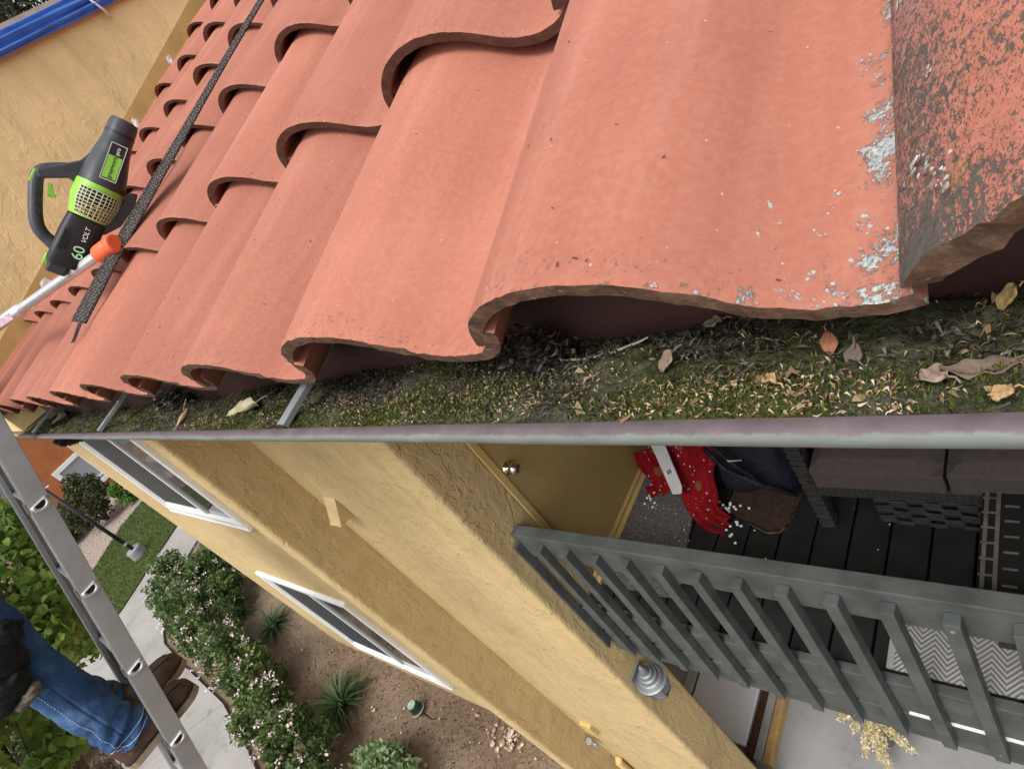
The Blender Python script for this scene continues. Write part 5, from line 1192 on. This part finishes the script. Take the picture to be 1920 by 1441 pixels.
# ------------------------------------------------------------------ garden
def tree_like(name, base, crown_c, rad, n, size, mat, label, cat, group=None, seed=1, clumps=26, limbs=7, tr=.04, aspect=.55, shell=.55):
    t = empty(name, base, label, cat, group); base = V(*base); crown_c = V(*crown_c); rng = np.random.default_rng(seed+100)
    b = MB(); top = crown_c+V(0,0,-.15*rad[2]); k = [base*(1-q)+top*q+V(rng.normal()*.03,rng.normal()*.03,0)*(q<1)*(q>0)*tr*25*.5 for q in np.linspace(0,1,7)]
    b.tube(k,[tr*(1-.55*q) for q in np.linspace(0,1,7)],10); b.build('trunk', M_BARK, t, smooth=True)
    lb = MB()
    for q in range(limbs):
        a = 2*PI*q/limbs+rng.random(); f = .45+.5*rng.random(); p0 = base*(1-f)+top*f; e = crown_c+V(math.cos(a)*rad[0],math.sin(a)*rad[1],rng.uniform(-.3,.7)*rad[2])*.75
        md = (p0+e)/2+V(0,0,.12*rad[2]); lb.tube([p0,md*.6+p0*.4,md,e],[tr*.42,tr*.34,tr*.24,tr*.09],7)
    lb.build('limbs', M_BARK, t, smooth=True)
    leaves(crown_pts(crown_c,rad,n,seed,clumps,shell), size, seed+3, aspect=aspect).build('crown', mat, t); return t
# flowering hedge: a row of bushes between path and bed
hedge_pos = [(-13.7,.70,.55,.90),(-12.7,.35,.62,.95),(-11.6,.18,.65,1.0),(-10.5,.12,.62,1.0),(-9.5,-.02,.60,.95),(-8.6,-.12,.55,.92),(-7.7,-.34,.55,.92),(-6.9,-.44,.52,.90),(-6.05,-.72,.55,.86),(-12.5,.95,.50,.80),(-11.3,.78,.48,.78)]
hlab = ['the farthest, by the lawn corner','second from the far end','third from the far end','fourth from the far end','the middle one of the row','opposite the lower window end','beside the strappy clump','second from the near end','the nearest, at the bottom edge','tucked by the wall corner','tucked near the wall']
for k,(x,y,r,h) in enumerate(hedge_pos):
    t = empty('flowering_bush',(x,y,GZ), f"pink flowering bush of the hedge by the path, {hlab[k]}", 'bush', 'pink flowering bushes along the path'); sd = 40+k
    bs = MB(); rr = random.Random(sd)
    for q in range(9): a = q*.7+rr.random(); bs.tube([(x,y,GZ),(x+.12*math.cos(a),y+.12*math.sin(a),GZ+.3*h),(x+r*.6*math.cos(a),y+r*.6*math.sin(a),GZ+h*.75)],[.016,.011,.005],6)
    bs.build('stems', M_BARK, t)
    rad = (r*1.12,r*.78,h*.52); pts = crown_pts((x,y,GZ+h*.52),rad,3000,sd,40,.6); pts[:,2] = np.maximum(pts[:,2],GZ+.05)
    leaves(pts,.070 if k<6 else .062,sd,aspect=.55).build('foliage', L_HEDGE, t)
    rng = np.random.default_rng(sd); nf = (17 if k<9 else 8) if k>0 else 8; d = rng.normal(size=(nf,3)); d[:,2]=np.abs(d[:,2])*.8+.25; d/=np.linalg.norm(d,axis=1)[:,None]; fc=[]
    for q in range(nf):
        c0 = V(x,y,GZ+h*.52)+d[q]*V(*rad)*(.86+.16*rng.random()); m_ = rng.integers(4,13)
        for _ in range(m_): fc.append(c0+rng.normal(size=3)*V(.030,.030,.016)+d[q]*.02)
    leaves(np.array(fc),.030,sd+5,aspect=.85,fold=.1).build('blossom', L_PETAL, t)
def strappy(base, n, L, seed, mat, label, group='strappy clumps in the flower bed', w=.012, up=.9):
    t = empty('strap_leaf_plant', base, label, 'plant', group); rng = np.random.default_rng(seed); b = MB(); base = V(*base)
    for k in range(n):
        a = rng.random()*2*PI; l = L*(.55+.6*rng.random()); out = V(math.cos(a),math.sin(a),0); e = rng.uniform(.35,1.)*up; s = V(-math.sin(a),math.cos(a),0)
        p0 = base+out*rng.random()*.06; vs=[]
        for q in np.linspace(0,1,6):
            p = p0+out*l*(q**1.3)*(1.05-e*.5)+V(0,0,l*(e*q-.42*q*q*(1.25-e*.4))*1.15); ww = w*(1-q**2.2)*(.5+q*.9)+.0012; vs += [p-s*ww, p+V(0,0,-ww*.35), p+s*ww]
        b.add(vs,[(3*i+j,3*i+j+1,3*i+j+4,3*i+j+3) for i in range(5) for j in (0,1)])
    b.build('leaves', mat, t); c = MB(); c.lathe(base,(0,0,1),[(-.02,.05),(.02,.06),(.06,.04),(.08,.01)],10); c.build('crown_base', M_BARK, t)
strappy((-7.1,.17,GZ+.02),130,.58,1,L_STRAP,'large dark strappy clump on the soil beside the green cap light')
strappy((-9.7,.62,GZ),90,.50,2,L_STRAP,'small strappy clump between the hedge and the lower window')
strappy((-10.9,.60,GZ),70,.50,5,L_STRAP,'dark strappy clump close to the wall behind the hedge')
strappy((-13.3,1.35,GZ),60,.75,3,leaf_mat('dry_strap_leaf',(.09,.11,.04),(.20,.19,.09),(.34,.29,.16)),'half dry arching strappy clump at the far corner of the wall',w=.014)
strappy((-12.0,.75,GZ),60,.6,4,L_STRAP,'arching strappy clump under the far end of the wall')
# pale variegated shrub at the bottom edge
t = empty('variegated_shrub',(-5.55,-.10,GZ),'pale green variegated shrub at the bottom edge of the photo','shrub'); bs = MB()
for q in range(10): a=q*.63; bs.tube([(-5.55,-.10,GZ),(-5.55+.28*math.cos(a),-.10+.28*math.sin(a),GZ+.36)],[.01,.004],6)
bs.build('stems', M_BARK, t); leaves(crown_pts((-5.55,-.13,GZ+.30),(.52,.36,.27),1900,77,34,.5),.068,7,aspect=.5,up=.8).build('foliage', L_PALE, t)
# green cap light / sprinkler on a stake
sp = empty('garden_light',(-5.83,.50,GZ),'small dark green capped garden light standing in the soil','garden light'); c = V(-5.83,.50,GZ)
b = MB(); b.lathe(c+V(0,0,.06),(0,0,1),[(0,.082),(.012,.085),(.018,.074),(.10,.058),(.105,.05)],24); hd = b.build('cap', simple('dark_green_plastic',(.018,.045,.032),.5,.35), sp, smooth=False)
b = MB(); b.lathe(c+V(0,0,.166),(0,0,1),[(0,.05),(.004,.052),(.010,.050),(.012,.030)],24); b.build('lens', simple('pale_green_lens',(.34,.45,.37),.3,.5), hd); b = MB()
for q in range(4): a=PI*q/4; b.obox(c+V(0,0,.182),V(math.cos(a),math.sin(a),0),V(-math.sin(a),math.cos(a),0),V(0,0,1),.048,.003,.003)
b.lathe(c+V(0,0,.058),(0,0,1),[(0,.086),(.006,.09),(.012,.088)],24); b.build('rib', simple('pale_green_rib',(.42,.52,.45),.5), hd)
b = MB(); b.tube([c+V(0,0,-.05),c+V(0,0,.07)],[.02,.025],10); b.tube([c+V(.02,0,.02),c+V(.22,-.02,.005),c+V(.45,.05,.0)],.008,8); b.tube([c+V(-.08,0,.04),c+V(-.16,.02,.03),c+V(-.2,.02,.05)],[.010,.010,.015],8); b.build('stake', M_BLACK, sp, smooth=True)
# stones and bark on the bed
rng = np.random.default_rng(8)
def pebble_mesh(c, r, rng):
    b = MB(); n=8; pr=[]
    k = rng.uniform(.6,1.4,3)
    vs=[V(*c)+V(0,0,r*.5*k[2])]; 
    for ring,(zz,rr_) in enumerate(((.35,.75),(0,1.),(-.3,.7))):
        for j in range(n): a=2*PI*j/n; q=rr_*rng.uniform(.8,1.2); vs.append(V(*c)+V(r*k[0]*q*math.cos(a),r*k[1]*q*math.sin(a),r*.6*zz))
    f=[(0,1+j,1+(j+1)%n) for j in range(n)]+[(1+i*n+j,1+(i+1)*n+j,1+(i+1)*n+(j+1)%n,1+i*n+(j+1)%n) for i in range(2) for j in range(n)]
    return b.add(vs,f)
bb=[]
for k in range(170):
    x = rng.uniform(-9,-3.4); y = rng.uniform(-.3,.78); r = .008+.024*rng.random()**4
    if k>110: x = -4.50+rng.normal()*.15; y=.64+rng.normal()*.06; r=.010+.016*rng.random()
    bb.append(pebble_mesh((x,y,GZ+.0+.02),r,rng))
tag(merge(*bb).build('bed_chips', leaf_mat('stone_chip',(.20,.14,.10),(.42,.33,.25),(.60,.52,.42),.9,0)), 'pale bark chips and small stones scattered on the flower bed soil','chips',kind='stuff')
cl=np.stack([rng.uniform(-9.5,-3.4,2600),rng.uniform(-.5,.79,2600),np.full(2600,GZ+.03)],1)
tag(leaves(cl,.03,9,aspect=.5,up=0).build('bed_litter', leaf_mat('soil_litter',(.06,.04,.025),(.13,.09,.06),(.24,.17,.11),.95,0)), 'brown leaf litter lying on the flower bed soil','leaf litter',kind='stuff')
# mulch and dark low shrub by the path
cl=np.stack([rng.uniform(-12,-9,1500),rng.uniform(-2.6,-1.95,1500),np.full(1500,GZ+.05)],1)
tag(leaves(cl,.06,19,aspect=.5,up=0).build('mulch', bpy.data.materials['soil_litter']), 'brown mulch chips along the near edge of the path','mulch',kind='stuff')
for k,(x,y,r,lb) in enumerate(((-12.6,-2.5,.75,'dark green low shrub by the path behind the trouser leg'),(-11.3,-2.75,.75,'dark green low shrub at the bottom edge under the boots'),(-13.9,-2.75,.8,'dark green low shrub at the far side of the low row'),(-10.2,-3.0,.7,'dark green low shrub hidden furthest under the ladder foot'))):
    t = empty('low_shrub',(x,y,GZ),lb,'shrub','dark low shrubs beside the path'); bs=MB()
    for q in range(7): a=q*.9; bs.tube([(x,y,GZ),(x+.4*r*math.cos(a),y+.4*r*math.sin(a),GZ+.4)],[.014,.005],6)
    bs.build('stems', M_BARK, t); leaves(crown_pts((x,y,GZ+.32),(r,r*.85,.36),2200,60+k,36,.5),.07,50+k,aspect=.55,up=.6).build('foliage', L_DARK, t)
# lime-green leafy trees close to the ladder
tc = ray(-30,1110)*5.2; tree_like('leafy_tree',(-7.0,-2.6,GZ),tc,(.85,.50,.85),7500,.056,L_TREE,'lime green round leaved young tree behind the ladder','tree',None,5,44,9,.05,.85)
tc = ray(-25,1385)*4.6; tree_like('leafy_shrub',(-5.8,-2.7,GZ),tc,(.42,.40,.55),2200,.060,L_TREE,'lime green broad leaved shrub at the bottom left corner','shrub',None,6,24,7,.03,.85)
# lamp post on a concrete footing
lpst = empty('lamp_post',(-17.3,.75,GZ+.05),'thin black lamp post on a grey concrete footing in the lawn','lamp post'); c=V(-17.3,.75,GZ+.05)
b=MB(); b.lathe(c,(0,0,1),[(-.05,.20),(.22,.185),(.24,.17)],24); b.build('footing', M_CONC_BASE, lpst); b=MB(); b.lathe(c,(0,0,1),[(.24,.045),(2.75,.04)],14); p_=b.build('pole', M_BLACK, lpst, smooth=True)
b=MB(); b.lathe(c,(0,0,1),[(.42,.047),(.48,.047)],14); b.build('band', M_GALV, p_); b=MB(); b.lathe(c,(0,0,1),[(2.75,.06),(2.78,.10),(2.82,.06),(2.9,.12),(3.15,.16),(3.2,.10),(3.26,.02)],16); b.build('lamp_head', M_GALV, lpst); b=MB(); b.tube([c+V(-.12,-.1,2.62),c+V(.12,.12,2.62)],.02,6); b.tube([c+V(-.1,.1,2.7),c+V(.1,-.14,2.7)],.02,6); b.build('cross_arm', M_GALV, lpst)
# bushes in front of the orange house
for nm_,x,y,r,h,mat,lb,n in (('round_bush',-22.0,1.25,.85,1.7,L_BUSH,'dark rounded bush with rusty tips below the orange house window',4200),('bright_bush',-21.3,2.25,.62,.95,L_LIME,'bright green feathery bush right of the dark rounded bush',2600),('round_bush',-23.2,.2,.9,1.2,L_BUSH,'dark low bush behind the ladder rail near the gravel',2600)):
    t=empty(nm_,(x,y,GZ),lb,'bush'); bs=MB()
    for q in range(8): a=q*.8; bs.tube([(x,y,GZ),(x+.5*r*math.cos(a),y+.5*r*math.sin(a),GZ+h*.6)],[.03,.01],6)
    bs.build('stems', M_BARK, t); leaves(crown_pts((x,y,GZ+h*.52),(r,r,h*.52),n,int(abs(x*10)),40,.6),.10,int(h*50),aspect=.5).build('foliage', mat, t)
# orange and grey houses across the lawn
oh = empty('orange_house',(-26,4,GZ),'terracotta orange stucco house with a white framed window beyond the lawn','house'); HX=-25.0
b=MB(); b.box((-33,.55,GZ-.2),(HX,9,1.0)); b.build('wall', M_ORANGE, oh); b=MB(); b.box((-33.3,.2,1.0),(HX+.4,9.3,1.25)); b.build('roof', M_FASCIA, oh)
wy0,wy1,wz0,wz1 = 1.55,2.62,-5.06,-3.72
b=MB(); fr=.15
b.box((HX+.001,wy0,wz0),(HX+.07,wy1,wz0+fr)); b.box((HX+.001,wy0,wz1-fr),(HX+.07,wy1,wz1)); b.box((HX+.001,wy0,wz0+fr),(HX+.07,wy0+fr,wz1-fr)); b.box((HX+.001,wy1-fr,wz0+fr),(HX+.07,wy1,wz1-fr)); w_=b.build('window', M_WHITE, oh, bevel=.01)
b=MB(); b.box((HX+.002,wy0+fr,wz0+fr),(HX+.02,wy1-fr,wz1-fr)); b.build('pane', M_SHADE, w_); b=MB(); b.box((HX+.021,wy0+fr,wz0+fr+.08),(HX+.045,wy1-fr,wz0+fr+.14)); b.build('sash', M_WHITE, w_)
gh = empty('grey_house',(-30,-6,GZ),'plain grey house wall glimpsed between the ladder rails','house'); b=MB(); b.box((-36,-14,GZ-.2),(-28.5,.54,-1.2)); b.build('wall', M_GREYHOUSE, gh); b=MB(); b.box((-36.4,-14.4,-1.2),(-28.0,.53,-.95)); b.build('roof', simple('grey_shingle',(.10,.105,.11),.9,.1,var=.3,scale=30), gh)
b=MB(); b.box((-28.499,-3.2,GZ),(-28.43,-1.0,-3.1)); d_=b.build('garage_door', simple('pale_grey_panel',(.42,.44,.47),.5,.3), gh)
ch = empty('garden_bench',(-19.2,-1.55,GZ+.05),'grey metal garden bench half hidden by the lime green tree','bench'); c=V(-19.2,-1.55,GZ+.05)
b=MB()
for k in range(6): b.box(c+V(-.7,-.25+.09*k,.42),c+V(.7,-.19+.09*k,.45))
b.build('seat', M_GALV, ch); b=MB()
for k in range(5): b.box(c+V(-.7,.30,.52+.09*k),c+V(.7,.33,.58+.09*k))
b.build('backrest', M_GALV, ch)
for sx in (-.62,.62):
    for sy in (-.22,.28): b=MB(); b.box(c+V(sx-.02,sy-.02,0),c+V(sx+.02,sy+.02,.42 if sy<0 else .95)); b.build('leg', M_BLACK, ch)
# ------------------------------------------------------------------ tarp, cord and conifer above the parapet
m = NM('blue_poly_tarp', .28, .5); v = m.coord(); n = m.noise(v, 12, 4); m.color(m.ramp(n,[(.3,(.022,.115,.46)),(.7,(.045,.19,.62))])); m.bump(m.noise(m.coord((1,1.2,10)),7,4),.5,.008)
g=[]
for y in np.linspace(.2,4.6,120):
    row=[]
    prof = [(-.046,.860),(-.02,.868),(.006,.866),(.022,.856),(.012,.842),(.010,.832),(.034,.822),(.036,.812),(.014,.802),(.012,.792),(.038,.780),(.040,.768),(.018,.758),(.018,.750),(.032,.743)]
    for k,(dx,z) in enumerate(prof):
        w=.004*math.sin(y*3.1+k*.7)+.002*math.sin(y*9+k*1.1); row.append(V(XW+dx+abs(w)*(k>2),y,(.866-(.866-z)*.72)+w*(k>2)*.7))
    g.append(row)
b=MB(); b.grid(np.array(g)); tp=b.build('blue_tarp', m.mat, smooth=True, recalc=True); tp.modifiers.new('s','SOLIDIFY').thickness=.003; tag(tp,'shiny blue plastic tarp wrapped over the top of the yellow parapet','tarp')
yc = on_x(178,22,XW)[1]
b=MB(); b.tube([V(XW-.05,yc-.02,.875),V(XW+.02,yc-.01,.872),V(XW+.040,yc,.81),V(XW+.034,yc+.02,.765),V(XW+.01,yc+.035,.740)],.005,8); b.lathe(V(XW+.03,yc,.866),(1,0,.3),[(-.012,.004),(0,.014),(.012,.004)],10); o=b.build('tie_cord', simple('white_cord',(.68,.68,.66),.8,.1), smooth=True); tag(o,'white tie cord knotted over the blue tarp','cord')
for k,(px,py,d,rad) in enumerate(((-60,30,11,(1.5,1.5,1.9)),(85,-10,12,(1.5,1.5,1.5)))):
    c=ray(px,py)*d; tree_like('dark_conifer',(c[0],c[1],GZ),c,rad,3600,.15,L_CON,['dark conifer behind the tarped parapet at the top left corner','dark conifer right of the corner one above the blue tarp'][k],'tree','conifers behind the parapet',80+k,46,12,.14,.22,.5)
